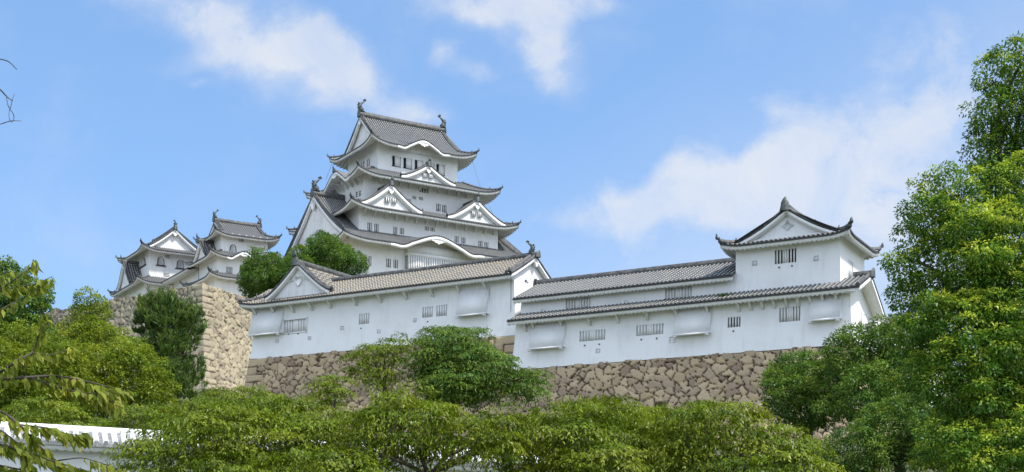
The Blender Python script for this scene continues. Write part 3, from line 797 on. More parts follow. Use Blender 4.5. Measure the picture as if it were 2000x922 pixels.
# ------------------------------------------------------------------ stone walls: fitted stones with real joints
def hash2(i, j, k):
    h = (i * 374761393 + j * 668265263 + k * 2246822519) & 0xffffffff
    h = ((h ^ (h >> 13)) * 1274126177) & 0xffffffff
    return ((h ^ (h >> 16)) & 0xffff) / 65535.0
def stones(U, V, su, sv, seed, jit=0.95):
    """irregular fitted stones over wall coordinates U, V (metres): returns joint depth 0..1, tone, hue, dome"""
    gu, gv = U / su, V / sv
    iu, iv = np.floor(gu).astype(np.int64), np.floor(gv).astype(np.int64)
    f1 = np.full(U.shape, 9.0); f2 = np.full(U.shape, 9.0); c1 = np.zeros(U.shape + (2,), np.int64)
    for a in (-2, -1, 0, 1, 2):
        for b_ in (-2, -1, 0, 1, 2):
            ci, cj = iu + a, iv + b_
            pu = ci + 0.5 + jit * (hash2(ci, cj, seed) - 0.5) + 0.5 * (cj & 1); pv = cj + 0.5 + jit * (hash2(ci, cj, seed + 7) - 0.5)
            w = 0.36 * hash2(ci, cj, seed + 31)
            d = np.maximum(np.abs(gu - pu), 0) ** 2 + (gv - pv) ** 2
            d = np.sqrt(d) + 0.22 * np.maximum(np.abs(gu - pu), np.abs(gv - pv)) - w
            n1 = d < f1
            f2 = np.where(n1, f1, np.minimum(f2, d)); c1[n1] = np.stack([ci, cj], -1)[n1]; f1 = np.where(n1, d, f1)
    e = f2 - f1
    tone = hash2(c1[..., 0], c1[..., 1], seed + 3); hue = hash2(c1[..., 0], c1[..., 1], seed + 5); out = hash2(c1[..., 0], c1[..., 1], seed + 9)
    return e, tone, hue, out
def stone_face(mb, tones, P0, P1, zt0, zt1, zb, batter, curve, seed, su, sv, corner0=False, corner1=False, res=0.16, nrm=None, top_var=0.25, end0=None, end1=None):
    """one face from P0 to P1 (plan), top zt0..zt1, bottom zb, leaning out by batter; long corner stones at a corner end"""
    P0, P1 = np.array(P0, float), np.array(P1, float); L = np.linalg.norm(P1 - P0); t = (P1 - P0) / L
    n = np.array([t[1], -t[0]]) if nrm is None else np.array(nrm)
    H = max(zt0, zt1) - zb
    nu, nv = int(L / res) + 2, int(H / res) + 2
    U, V = np.meshgrid(np.linspace(0, L, nu), np.linspace(0, 1, nv), indexing='ij')
    zt = zt0 + (zt1 - zt0) * U / L
    depth = V * (zt - zb)                       # metres below the top
    Ud = U + 0.12 * np.sin(depth * 1.9 + U * 0.4) + 0.05 * np.sin(U * 4.3 - depth * 5.1); Vd = depth + 0.22 * np.sin(U * 0.6 + 1.3) + 0.12 * np.sin(U * 1.7 + depth) + 0.04 * np.sin(U * 5.1 + depth * 3.7)
    e, tone, hue, out = stones(Ud, Vd, su, sv, seed)
    if not (corner0 or corner1): pass
    for on, cu in ((corner0, U), (corner1, L - U)):
        if not on: continue
        ch = 0.85; row = np.floor(depth / ch).astype(np.int64); ln = np.where((row + (1 if on == 2 else 0)) % 2 == 0, 2.3, 1.25) + 0.3 * (hash2(row, row * 0, seed) - .5)
        ins = cu < ln
        fy = np.abs((depth / ch) % 1.0 - 0.5); eb = np.minimum((0.5 - fy) * ch * 1.1, (ln - cu) * 1.0)
        e = np.where(ins, np.minimum(eb, 1.0), np.minimum(e, np.where(cu - ln < 0.25, (cu - ln) * 2.0, 9)))
        tone = np.where(ins, 0.42 + 0.45 * hash2(row, row * 0 + 3, seed), tone); hue = np.where(ins, 0.25 + .3 * hash2(row, row * 0 + 4, seed), hue); out = np.where(ins, 0.6, out)
    quo = np.zeros(U.shape)
    for on, cu in ((corner0, U), (corner1, L - U)):
        if on: quo = np.maximum(quo, smooth((1.4 - cu) / 0.4))
    pit = 0.5 + 0.5 * np.sin(Ud * 2.1 + 1.7 * np.sin(Vd * 1.3)) * np.sin(Vd * 2.6 + 1.3 * np.sin(Ud * 1.1))
    groove = 1 - smooth((e - 0.006 - 0.03 * pit) / (0.055 + 0.03 * pit))
    dome = smooth(e / 0.3)
    off = -0.22 * groove + 0.06 * dome + 0.12 * (out - 0.5)
    off = off * (1 - 0.7 * quo)
    edge = np.minimum(U, L - U); off = off * np.where(edge < 0.02, 0.0, 1.0)
    lean = batter * depth + curve * depth ** 2
    topj = np.where(V < 1e-6, top_var * (hash2(np.floor(Ud / (su * 0.9)).astype(np.int64), 0 * U.astype(np.int64), seed + 17) - 0.6), 0)
    e0 = np.zeros(2) if end0 is None else np.array(end0); e1 = np.zeros(2) if end1 is None else np.array(end1)
    q = (U / L)[..., None]
    # at a corner the face slides along its own direction so that two battered faces meet
    P = P0 + t * U[..., None] + n * (lean + off)[..., None] + (1 - q) ** 1 * lean[..., None] * e0 + q * lean[..., None] * e1
    mb.grid(np.concatenate([P, (zt - depth + topj)[..., None]], -1))
    tones.append(np.stack([tone, hue, np.clip(groove, 0, 1)], -1).reshape(-1, 3))
def stone_top(mb, tones, pts, z):
    b0 = mb.n; mb.v.append(np.array([(p[0], p[1], zz) for p, zz in zip(pts, z)])); mb.uv.append(np.zeros((len(pts), 2))); mb.n += len(pts)
    mb.f.append([list(range(b0, b0 + len(pts)))]); tones.append(np.tile([[0.5, 0.5, 0.0]], (len(pts), 1)))

# ------------------------------------------------------------------ main keep
def d_of(vp):
    n = math.hypot(vp, FPX); return np.array([vp / n, FPX / n])
KD1 = d_of(4000); KD2 = np.array([-KD1[1], KD1[0]]); KTH = math.atan2(KD1[1], KD1[0])
KC = np.array([-20.93, 249.87]); KB = 47.0
def build_keep():
    b = Building('main_keep', 'tall white castle keep of five stacked grey tiled roofs above the trees', 'castle keep', (KC[0], KC[1], KB), KTH)
    Z = lambda z: z - KB
    k5, k4, k3, k2 = dict(A=8.5, B=6.3), dict(A=12.2, B=8.4), dict(A=14.6, B=11.0), dict(A=16.6, B=13.2)
    E5, E4, E3, E2 = (11.2, 9.1), (15.0, 11.5), (17.5, 14.0), (20.2, 16.5)
    sc = None
    # storeys with their windows (photo pixels: centre, width, height)
    w5 = {0: fit_windows(b, 0, 8.5, 6.3, [(774, 315, 17.5, 20, 'shutter', 0), (796, 319, 17.5, 20, 'shutter', 0), (818, 323, 17.5, 20, 'shutter', 0), (839.5, 327, 17.5, 20, 'shutter', 0), (860, 331, 17, 20, 'shutter', 0)], sc),
          3: fit_windows(b, 3, 8.5, 6.3, [(708, 322, 7, 13, 'bars', 1), (719, 318, 6, 14, 'bars', 1)], sc)}
    storey(b, 8.5, 6.3, Z(69.4), Z(76.6), w5, skip=())
    w4 = {0: fit_windows(b, 0, 12.2, 8.4, [(828, 372, 17, 9, 'bars', 3), (809, 386, 8, 6, 'vent', 0), (822, 388, 8, 6, 'vent', 0), (797, 394, 10, 12, 'bars', 2), (856.5, 405.5, 8.5, 15, 'bars', 2), (868, 408, 8.5, 15, 'bars', 2)], sc),
          3: fit_windows(b, 3, 12.2, 8.4, [(697, 380, 4, 10, 'vent', 0), (703, 378, 4, 10, 'vent', 0)], sc)}
    storey(b, 12.2, 8.4, Z(62.3), Z(69.7), w4)
    w3 = {0: fit_windows(b, 0, 14.6, 11.0, [(722, 443.5, 8.5, 17.5, 'bars', 2), (735.5, 446, 8.5, 17.5, 'bars', 2), (772, 452, 8, 17, 'bars', 2), (785, 451.5, 8, 12, 'bars', 2), (834, 446.5, 8, 8, 'bars', 2), (845, 448, 8, 8, 'bars', 2),
                                                  (892, 467.5, 8, 12, 'bars', 2), (905, 470, 8, 12, 'bars', 2), (938.5, 478.5, 8, 16, 'bars', 2), (950, 481, 8, 16, 'bars', 2)], sc)}
    storey(b, 14.6, 11.0, Z(56.0), Z(63.0), w3)
    w2 = {0: fit_windows(b, 0, 16.6, 13.2, [(713.5, 507, 7, 20, 'bars', 2), (722.5, 510, 6, 20, 'bars', 2), (759, 514, 9, 17, 'bars', 2), (773, 515.5, 9, 17, 'bars', 2)], sc)}
    storey(b, 16.6, 13.2, 0.0, Z(56.8), w2)
    # lattice bay under the wave gable
    (bx0, bz), (bx1, _) = b.face(0, 16.6, 14.4, 797, 500), b.face(0, 16.6, 14.4, 912, 510)
    bay = MB(); xc, hw = (bx0 + bx1) / 2, (bx1 - bx0) / 2
    for (cx, cz, dx, dz) in ((xc, 7.45, hw * 2, 0.5), (xc, 2.0, hw * 2, 4.0)): bay.box((cx, -13.8, cz + 0), (dx, 1.2, dz))
    bo = bay.obj('lattice_bay', M['plaster'], b.e)
    lat = MB(); nb = 26
    for i in range(nb): lat.box((bx0 + (i + .5) * (bx1 - bx0) / nb, -14.3, 5.6), (0.30, 0.2, 3.2))
    lat.obj('lattice', M['trim'], bo)
    bk = MB(); bk.box((xc, -13.7, 5.6), (hw * 2 - .1, 0.9, 3.2)); bk.obj('window', M['grey_back'], bo)
    cap = MB(); cap.box((xc, -13.8, 8.4), (hw * 2 - 0.3, 1.0, 1.4)); cap.obj('bay_wall', M['plaster_old'], bo)
    # roof 2: hip-and-gable with the great gable on the west side
    kx = b.face(0, *E2, 857, 495)[0]
    def su2(r): r.karahafu(0, kx, 8.6, 2.3, 4.6)
    r2 = irimoya(b, *E2, Z(55.5), 3.4, 0.44, 0.0135, 0, 2.2, vover=0.6, setup=su2, bh=0.8, pend=1.9, rw=0.7, rh=0.9, fish=2.5, pitch=0.48, rib=0.14, lift=0.9, liftlen=6.0, rafter=(0.66, 0.30))
    r2.kara_board(0, 0, 0.4, 3.3, 1.0)
    # roof 3: twin gables on the south side
    def gpar(E, apex, f0, f1, yg):
        (xa, za) = b.face(0, E[0], E[1] - yg, *apex); (x0, z0), (x1, z1) = b.face(0, E[0], E[1] - yg, *f0), b.face(0, E[0], E[1] - yg, *f1)
        return xa, (x1 - x0) / 2, za, min(z0, z1)
    r3 = skirt(b, *E3, Z(61.9), 3.4, 3.0, 0.42, 0.02, pitch=0.48, rib=0.14, lift=1.0, liftlen=6.0, rafter=(0.66, 0.30))
    gw = [(-0.66, 0, 0.95, 1.0, 'bars', 2), (0.66, 0, 0.95, 1.0, 'bars', 2)]
    for apex, f0, f1 in (((762, 366), (699, 398), (821, 420)), ((930, 397), (874, 428), (988, 451))):
        xa, w, za, zb = gpar(E3, apex, f0, f1, 1.1)
        zf = Z(61.9) + 0.55
        r3.chidori(0, xa, w, 1.1, za + 0.5, zf, 5.0, bh=0.75, wins=[(q[0], zf + 1.35, *q[2:]) for q in gw], pend=1.0, curve=1.28, foot=0.2)
    r3.finish()
    # roof 4: one gable south, wave gable west
    kx4 = b.face(3, *E4, 653, 372)[0]
    r4 = Roof(b, *E4, Z(68.7), 0.38, 0.02, 2.9, pitch=0.48, rib=0.14, lift=1.0, liftlen=5.0, rafter=(0.66, 0.30))
    r4.karahafu(3, kx4, 5.6, 2.2, 3.4)
    for k in range(4): r4.side(k, 5.6 if k % 2 == 0 else 6.6)
    for k in range(4): r4.hip(k, 1, 5.4)
    xa, w, za, zb = gpar(E4, (835, 328), (788, 349), (893, 372), 1.0)
    r4.chidori(0, xa, w, 1.0, za + 0.45, Z(68.7) + 0.5, 4.6, bh=0.65, wins=[(-.6, Z(68.7) + 1.5, 0.85, 0.8, 'bars_grey', 3), (.6, Z(68.7) + 1.5, 0.85, 0.8, 'bars_grey', 3)], pend=0.9, curve=1.28, foot=0.2)
    r4.kara_board(3, 0, 0.3, 2.9, 0.9); r4.finish()
    # roof 5: top roof with ridge fish and a wave in the south eave
    kx5 = b.face(0, *E5, 829, 285)[0]
    def su5(r): r.karahafu(0, kx5, 4.9, 1.75, 3.6)
    r5 = irimoya(b, *E5, Z(75.5), 2.8, 0.48, 0.034, 0, 2.9, vover=0.8, setup=su5, bh=0.6, pend=1.1, rw=0.65, rh=0.9, fish=2.2, pitch=0.48, rib=0.14, lift=1.2, liftlen=5.0, rafter=(0.66, 0.30))
    r5.kara_board(0, 0, 0.2, 2.8, 0.9)
    # slender eave brackets
    for r, A, B, z, n in ((r4, 12.2, 8.4, Z(69.2), 12), (r3, 14.6, 11.0, Z(62.2), 14)):
        r.brackets(0, -A + 1.0, A - 1.0, n, A, B, z, (0.28, 1.5, 1.3))
    r4.brackets(3, -7.6, 7.6, 9, 12.2, 8.4, Z(69.2), (0.28, 1.5, 1.3))
    # lightning cables
    for (pa, pb, D, D2) in (((922, 312), (938, 366), 249, 249), ((956, 402), (972, 440), 248, 248), ((648, 320), (636, 352), 252, 252)):
        m = MB(); p0, p1 = at(*pa, D), at(*pb, D2); c, s = math.cos(-KTH), math.sin(-KTH)
        q = [np.array([c * (p[0] - KC[0]) - s * (p[1] - KC[1]), s * (p[0] - KC[0]) + c * (p[1] - KC[1]), p[2] - KB]) for p in (p0, p1)]
        m.tube([q[0], (q[0] + q[1]) / 2, q[1]], 0.035, 4); m.obj('lightning_cable', M['cable'], b.e)
    return b
keep = build_keep()

# ------------------------------------------------------------------ two small keeps to the west
def build_small_keeps():
    # nearer one: ridge along KD1, fish at both ends
    P = at(432, 480, 236)[:2]; c = P + KD1 * 4.45 + KD2 * 3.7; base = 44.0
    b = Building('small_keep', 'slim white turret with fish ridge tiles and arched windows behind the stone corner', 'turret', (c[0], c[1], base), KTH)
    Z = lambda z: z - base
    wt = fit_windows(b, 0, 4.45, 3.7, [(455, 486, 14, 17, 'arch', 4), (498, 490, 13, 15, 'arch', 4), (471, 469, 10, 6, 'vent', 0)], None)
    storey(b, 4.45, 3.7, Z(53.0), Z(58.6), {0: wt})
    r = irimoya(b, 6.2, 5.4, Z(58.0), 1.8, 0.46, 0.035, 0, 2.3, vover=0.5, bh=0.45, pend=0.7, rw=0.5, rh=0.6, fish=1.4, hipw=0.36, pitch=0.44, rib=0.13, lift=0.75, liftlen=3.5, rafter=(0.55, 0.16), fascia=0.3)
    r.brackets(0, -4, 4, 7, 4.45, 3.7, Z(58.5), (0.2, 1.0, 0.8))
    # middle roof reaches far out on the west side with its own gable
    wm = fit_windows(b, 0, 5.6, 4.9, [(448, 529, 12, 15, 'bars', 4), (486, 510, 14, 6, 'vent', 0)], None)
    storey(b, 5.6, 4.9, Z(47.0), Z(54.4), {0: wm})
    kx = b.face(0, 7.6, 6.8, 478, 500)[0]
    r2 = Roof(b, 7.6, 6.8, Z(53.8), 0.42, 0.02, 2.0, pitch=0.44, rib=0.13, lift=0.8, liftlen=3.5, rafter=(0.55, 0.16), fascia=0.3)
    r2.karahafu(0, kx, 2.9, 1.2, 2.6)
    for k in range(4): r2.side(k, 3.4)
    for k in range(4): r2.hip(k, 1, 3.2, w=0.36, h=0.28)
    ca, cz_ = b.face(3, 6.7, 6.8, 394, 476)
    r2.chidori(3, ca, 3.2, 0.9, cz_ + 0.4, Z(53.8) + 0.45, 4.0, bh=0.5, pend=0.8, wins=(), curve=1.2, foot=0.15)
    r2.finish(); r2.kara_board(0, 0, 0.3, 2.0, 0.6)
    # lowest roof, and the long low range running back along the west side
    storey(b, 6.2, 5.6, 0.0, Z(50.4), {})
    r3 = skirt(b, 8.0, 7.4, Z(49.9), 2.4, 1.9, 0.42, 0.02, pitch=0.44, rib=0.13, lift=0.7, liftlen=3.2, rafter=(0.55, 0.16), fascia=0.3); r3.finish()
    r3.brackets(0, -5.6, 5.6, 7, 6.2, 5.6, Z(50.3), (0.2, 1.0, 0.9))
    # link range behind (between the two small keeps)
    q = c + KD2 * 13.6 - KD1 * 0.2
    b2 = Building('connecting_range', 'long low white range with deep rafters joining the two small turrets', 'building', (q[0], q[1], base), KTH)
    storey(b2, 5.2, 7.6, 0.0, Z(53.7), {})
    rr = Roof(b2, 7.4, 7.8, Z(53.5), 0.20, 0.004, 2.2, pitch=0.44, rib=0.13, lift=0.5, liftlen=3, rafter=(0.62, 0.3), fascia=0.28, name='roof')
    for k in (1, 3): rr.side(k, 7.4, full=7.4, g=7.8, hl='none', hr='none')
    rr.ridge(1, -7.8, 7.8, 7.4, 0.5, 0.5); rr.finish()
    # farther one: gable faces the front
    P = at(291, 505, 257)[:2]; c = P + KD1 * 5.0 + KD2 * 6.2; base = 44.0
    b = Building('small_keep', 'broad white turret with front gable and dotted arched windows, farthest left', 'turret', (c[0], c[1], base), KTH)
    Z = lambda z: z - base
    wt = fit_windows(b, 0, 5.0, 6.2, [(314, 510, 15, 17, 'arch', 5), (352, 516, 15, 17, 'arch', 5), (327, 501.5, 10, 6, 'vent', 0), (325, 537, 11, 7, 'vent', 0)], None)
    w3 = fit_windows(b, 3, 5.0, 6.2, [(280, 512, 9, 15, 'arch', 3)], None)
    storey(b, 5.0, 6.2, Z(53.0), Z(60.75), {0: wt, 3: w3}, mat='plaster_old')
    r = irimoya(b, 7.1, 8.3, Z(60.0), 2.1, 0.42, 0.038, 1, 1.9, vover=0.7, bh=0.5, pend=0.9, rw=0.5, rh=0.6, fish=0, hipw=0.4, pitch=0.44, rib=0.13, lift=0.9, liftlen=4, rafter=(0.55, 0.16), fascia=0.32)
    zr = r.z0 + r.zf(7.1)
    put_fish(r.obj, b, (0, -7.0, zr + .5), math.pi / 2, 1.3)
    storey(b, 6.4, 7.6, 0.0, Z(53.9), {})
    r2 = Roof(b, 8.4, 9.6, Z(53.3), 0.45, 0.02, 2.0, pitch=0.44, rib=0.13, lift=0.8, liftlen=3.5, rafter=(0.6, 0.26), fascia=0.3)
    for k in range(4): r2.side(k, 3.6)
    for k in range(4): r2.hip(k, 1, 3.4, w=0.36, h=0.28)
    ca, cz_ = b.face(3, 7.7, 9.6, 245, 516)
    r2.chidori(3, ca, 4.4, 0.7, cz_ + 0.4, Z(53.3) + 0.4, 4.2, bh=0.55, pend=0.9, curve=1.2, foot=0.15, relief=None)
    r2.finish()
build_small_keeps()
# ------------------------------------------------------------------ front ranges: shared plan direction
FD1 = np.array([0.87, -0.493]); FD1 /= np.linalg.norm(FD1); FD2 = np.array([-FD1[1], FD1[0]]); FTH = math.atan2(FD1[1], FD1[0])
HEART = [(0, -.55), (.28, -.28), (.42, 0), (.36, .22), (.2, .3), (.06, .2), (0, .1), (-.06, .2), (-.2, .3), (-.36, .22), (-.42, 0), (-.28, -.28)]
def shutter_box(b, k, A, B, x0, x1, zt, zb, out=0.75, y=0.0):
    """plastered hood that swings out over a firing window, with a ledge board on two pegs"""
    w = x1 - x0; h = zt - zb; mb = MB()
    e = 0.12
    pr = [(-0.03, 0), (-0.09, 0), (-out * .45, -h * .52), (-out, -h), (-0.03, -h)]
    mb.prism(pr, 0, -w / 2, w / 2)
    o = mb.obj('hood', M['plaster'], b.e, (*side_xy(k, A, B, (x0 + x1) / 2, y), zt), k * math.pi / 2)
    l = MB(); l.box((0, -out - 0.04, -h - 0.05), (w + 0.06, 0.14, 0.13))
    l.obj('ledge', M['trim'], o)
    for sx in (-1, 1):
        p = MB(); p.box((0, 0, 0), (0.26, 0.30, 0.16)); p.obj('peg', M['trim'], o, (sx * (w / 2 - 0.16), -out + 0.05, -h - 0.185))
def loophole(b, k, A, B, x, z, s=0.34, y=0.0):
    mb = MB(); t = 0.05
    for dx, dz, w, h in ((-s/2, 0, t, s + t), (s/2, 0, t, s + t), (0, s/2, s - t, t), (0, -s/2, s - t, t)): mb.box((dx, -0.02, dz), (w, 0.07, h))
    o = mb.obj('loophole', M['shaded_back'], b.e, (*side_xy(k, A, B, x, y), z), k * math.pi / 2)
    q = MB(); q.box((0, 0.0, 0), (s - t, 0.02, s - t)); q.obj('lid', M['trim'], o)
def drain(b, k, A, B, x, z, y=0.0):
    mb = MB(); an = np.linspace(0, 2 * math.pi, 8, endpoint=False)
    mb.prism([(0.075 * math.cos(a), 0.075 * math.sin(a)) for a in an], 1, -0.06, 0.02)
    mb.obj('drain_spout', M['wood'], b.e, (*side_xy(k, A, B, x, y), z), k * math.pi / 2)

def build_wing():
    D_r = 124.0; Pr = at(1004, 600, D_r)[:2]; L = -reach(Pr, FD1, 499); A, B = L / 2, 3.6
    c = Pr - FD1 * A + FD2 * B; base = 21.7
    b = Building('long_corridor_building', 'long white walled range under one warm mottled tile roof, beneath the keep', 'building', (c[0], c[1], base), FTH)
    f = lambda px, py: b.face(0, A, B, px, py)
    H = 0.5 * (b.face(0, A, B + 1.25, 600, 577)[1] + b.face(0, A, B + 1.25, 980, 541)[1]) + 0.3
    wins = fit_windows(b, 0, A, B, [(578.5, 637, 44, 24, 'bars_pale', (4, 4)), (712.5, 623, 20, 21, 'bars_pale', 4), (836.5, 610, 20, 21, 'bars_pale', 4), (864, 607, 21, 22, 'bars_pale', 4)], None)
    storey(b, A, B, 0.0, H, {0: wins}, flare=0.42)
    fl = lambda z: -0.42 * max(0, 1 - z / H) ** 1.6
    # window surround of the wide left window
    x, z, w, h = wins[0][:4]; m = MB()
    for dx, dz, ww, hh in ((-w/2-.06, 0, .1, h + .3), (w/2+.06, 0, .1, h + .45), (0, -h/2-.09, w + .2, .13), (0, h/2+.06, w + .2, .1)): m.box((dx, -0.05, dz), (ww, 0.12, hh))
    m.obj('window_surround', M['trim'], b.e, (*side_xy(0, A, B, x, fl(z)), z))
    # hoods
    for (pl, pr, pt, pb) in ((489, 555, 608, 658), (896, 957, 568, 620)):
        (x0, zt), (x1, _) = f(pl + 3, pt), f(pr, pt); _, zb = f(pl, pb); shutter_box(b, 0, A, B, max(x0, -A - 0.25), x1, zt, zb, 0.8, fl((zt + zb) / 2))
    for px, py in ((544.5, 667), (607.5, 661), (670.5, 641), (743, 648), (812.5, 626)):
        x, z = f(px, py); loophole(b, 0, A, B, x, z, 0.34, fl(z))
    for px, py in ((566.5, 653), (585, 652.5), (707.5, 642), (837.5, 629)):
        x, z = f(px, py); drain(b, 0, A, B, x, z, fl(z))
    # roof: eave measured at both ends
    ov = 1.25
    ze = 0.5 * (b.face(0, A, B + ov, 600, 577)[1] + b.face(0, A, B + ov, 980, 541)[1])
    full = B + ov
    (_, zr) = b.face(0, A, 0.0, 850, 519)
    s1 = 0.012; s0 = (zr - 0.35 - ze - s1 * full ** 2) / full
    r = Roof(b, A + ov, B + ov, ze, s0, s1, ov, pitch=0.34, rib=0.11, lift=0.35, liftlen=3.0, tile='tile_warm', fascia=0.26, scallop=0.10, rafter=(0.38, 0.1))
    r.side(0, full, full=full, g=A + ov, hl='hip', hr='none', n=14, x1=A + 0.5); r.side(2, full, full=full, g=A + ov, hl='none', hr='hip', n=8, x0=-A - 0.5)
    # left end hips back (the roof turns the corner there)
    r.side(3, full, full=None)
    r.hip(3, 1, full * 0.98, w=0.34, h=0.3); r.hip(2, 1, full * 0.98, w=0.34, h=0.3)
    xl = -(A + ov) + full
    r.ridge(0, xl + 1.5, A + 0.5, full, 0.42, 0.42, sag=0.10)
    # front gable over the left end
    gx, gz = b.face(0, A, B + ov - 0.9, 584, 525); x0, zf0 = b.face(0, A, B + ov - 0.9, 521, 572); x1, _ = b.face(0, A, B + ov - 0.9, 648, 560)
    hs = 0.95
    r.chidori(0, gx, (x1 - x0) / 2, 0.9, gz + 0.55, ze + s0 * 0.9 + 0.1, 9.0, bh=0.36, vover=0.45, wins=(), pend=0, curve=1.22, foot=0.12,
              relief=[(0, gz - 1.15, [(a * 1.25, c_ * 1.25) for a, c_ in HEART]), (-1.25, gz - 1.35, [(-.9, -.25), (-.2, .02), (.55, .18), (.5, .32), (-.3, .2), (-.95, -.12)]), (1.25, gz - 1.35, [(.9, -.25), (.95, -.12), (.3, .2), (-.5, .32), (-.55, .18), (.2, .02)])], finial=0.95, n=12)
    # right end gable
    zp = lambda sx: r.z0 + r.zf(full - np.abs(sx)); zb = lambda sx: ze - 0.3 + 0 * np.asarray(sx)
    r.gable(1, full, ov + 0.02, zp, zb, 0.34, 0.5, (), 0.6, tile_w=0.4)
    xs = [f(q, 570)[0] for q in (503, 538, 575, 611, 648, 697, 746, 796, 847, 899, 951)]
    r.brackets(0, 0, 0, 0, A, B, ze - 0.18, (0.26, 1.0, 0.95), xs=xs)
    r.finish()
    put_fish(r.obj, b, (A - 0.1, 0, ze + r.zf(full) + 0.4), math.pi, 1.2)
    # round fitting with a dark hole under the right eave
    m = MB(); an = np.linspace(0, 2 * math.pi, 14, endpoint=False); m.prism([(0.17 * math.cos(a), 0.17 * math.sin(a)) for a in an], 1, -0.22, 0.1)
    x, z = b.face(0, A, B + 0.1, 1029, 550)
    o = m.obj('round_fitting', M['trim'], b.e, (x, -B - 0.1, z)); m = MB(); m.prism([(0.08 * math.cos(a), 0.08 * math.sin(a)) for a in an], 1, -0.24, -0.2); m.obj('fitting_hole', M['void'], o)
    # rain pipe beside the right corner
    m = MB(); m.tube([(A - 0.25, -B - 0.12, ze - 0.4), (A - 0.25, -B - 0.16, ze - 2.5), (A - 0.25, -B - 0.2, 0.4)], 0.035, 5); m.obj('cable', M['cable'], b.e)
    return b, A, B, c, base
wing = build_wing()

def build_range():
    P = at(1008, 650, 120.0)[:2]; L = reach(P, FD1, 1660); A, B = L / 2, 4.8
    c = P + FD1 * A + FD2 * B; base = 17.9
    b = Building('corner_turret_range', 'two storey white turret and range with hooded windows, right of the long building', 'turret', (c[0], c[1], base), FTH)
    f = lambda px, py: b.face(0, A, B, px, py); set_ = 1.0
    B2 = B - set_; g = lambda px, py: b.face(0, A, B2, px, py)
    ov = 1.15
    ze = 0.5 * (b.face(0, A, B + ov, 1150, 613)[1] + b.face(0, A, B + ov, 1560, 567)[1])
    z_l, z_r = b.face(0, A, B + ov, 1010, 631)[1], b.face(0, A, B + ov, 1660, 556)[1]
    H1 = ze + 0.35
    wl = fit_windows(b, 0, A, B, [(1158, 655.5, 50, 21, 'bars_pale', (4, 4)), (1270, 644.5, 53, 21, 'bars_pale', (4, 4)), (1434.5, 629.5, 25, 20, 'bars', 4), (1543, 614, 41, 29, 'bars_grey', (3, 3))], None)
    fl_amt = 0.38
    storey(b, A, B, 0.0, H1, {0: wl, 1: [(-2.1, ze - 2.0, 1.2, 1.3, 'bars_pale', 3), (0.0, ze - 2.0, 1.8, 1.3, 'bars_pale', 4)]}, flare=fl_amt)
    fl = lambda z: -fl_amt * max(0, 1 - z / H1) ** 1.6
    # upper storey of the range (left) and of the turret (right)
    zl = b.face(0, A, B2, 1100, 600)[1]
    txL = g(1437, 520)[0]; txR = g(1641, 500)[0]; TA = (txR - txL) / 2; tcx = (txL + txR) / 2
    ze_u = 0.5 * (b.face(0, A, B2 + 0.9, 1060, 575)[1] + b.face(0, A, B2 + 0.9, 1400, 543)[1])
    up = Building.__new__(Building); up.e = b.e
    wu = fit_windows(b, 0, A, B2, [(1129, 594, 48, 24, 'bars_pale', (4, 4)), (1325, 574, 52, 25, 'bars_pale', (4, 4))], None)
    # upper range wall: box from left end to the turret, back plane shared
    xm = (-A + txL) / 2; hx = (txL + A) / 2
    sub = link('upper_storey', None, b.e, (xm, 0, 0))
    class Sub: pass
    s = Sub(); s.e = sub
    holes = {0: [(q[0] - xm, *q[1:4]) for q in wu]}
    wall_storey(s, hx, B2, H1 - 0.4, ze_u + 0.3, holes, 0.0, parent=b.e, name='wall').location = (xm, 0, 0)
    bpy.data.objects.remove(sub)
    for q in wu: put_window(b.e, 0, A, B2, *q)
    for px, py in ((1060.5, 608), (1223, 591)):
        x, z = g(px, py); loophole(b, 0, A, B2, x, z, 0.34)
    # turret body
    TB = B2; zt_e = 0.5 * (b.face(0, A, B2 + 1.1, 1450, 478)[1] + b.face(0, A, B2 + 1.1, 1610, 457)[1])
    wt = fit_windows(b, 0, A, B2, [(1534, 500.5, 42, 27, 'bars', (3, 3))], None)
    wall_storey(b, TA, TB, H1 - 0.6, zt_e + 0.5, {0: [(q[0] - tcx, *q[1:4]) for q in wt], 1: [(-0.6, zt_e - 2.2, 1.5, 1.5)]}, 0.0).location = (tcx, 0, 0)
    for q in wt: put_window(b.e, 0, A, B2, *q)
    o = put_window(b.e, 1, TA, TB, -0.6, zt_e - 2.2, 1.5, 1.5, 'bars_pale', 4); o.location.x += tcx
    for px, py in ((1474, 514), (1594, 504.5)):
        x, z = g(px, py); loophole(b, 0, A, B2, x, z, 0.36)
    for px, py in ((1522, 522.5), (1547, 519.5)):
        x, z = g(px, py); drain(b, 0, A, B2, x, z)
    # hoods, loopholes, drains on the lower storey
    for (pl, pr, pt, pb) in ((1040, 1106, 637, 684), (1322, 1391, 606, 657), (1584, 1645, 580, 629)):
        (x0, zt), (x1, _) = f(pl, pt), f(pr, pt); _, zb = f((pl + pr) / 2, pb - 3); _, zt = f((pl + pr) / 2, pt - 4); shutter_box(b, 0, A, B, x0, x1, zt, zb, 0.75, fl((zt + zb) / 2))
    for px, py, sz in ((1170.5, 685.5, 0.34), (1315, 664.5, 0.5)):
        x, z = f(px, py); loophole(b, 0, A, B, x, z, sz, fl(z))
    for px, py in ((1144, 675.5), (1172.5, 673), (1254.5, 664), (1284.5, 661.5), (1434, 647.5)):
        x, z = f(px, py); drain(b, 0, A, B, x, z, fl(z))
    kw = dict(pitch=0.38, rib=0.12, tile='tile_cool', fascia=0.22, scallop=0.12)
    # lower roof: lean-to along the whole front, gabled at the right end
    xr_ext = 1.1
    dz = z_r - z_l
    r = Roof(b, A + xr_ext, B + ov, ze, 0.40, 0.0, ov, lift=0.0, rafter=(0.38, 0.1), **kw)
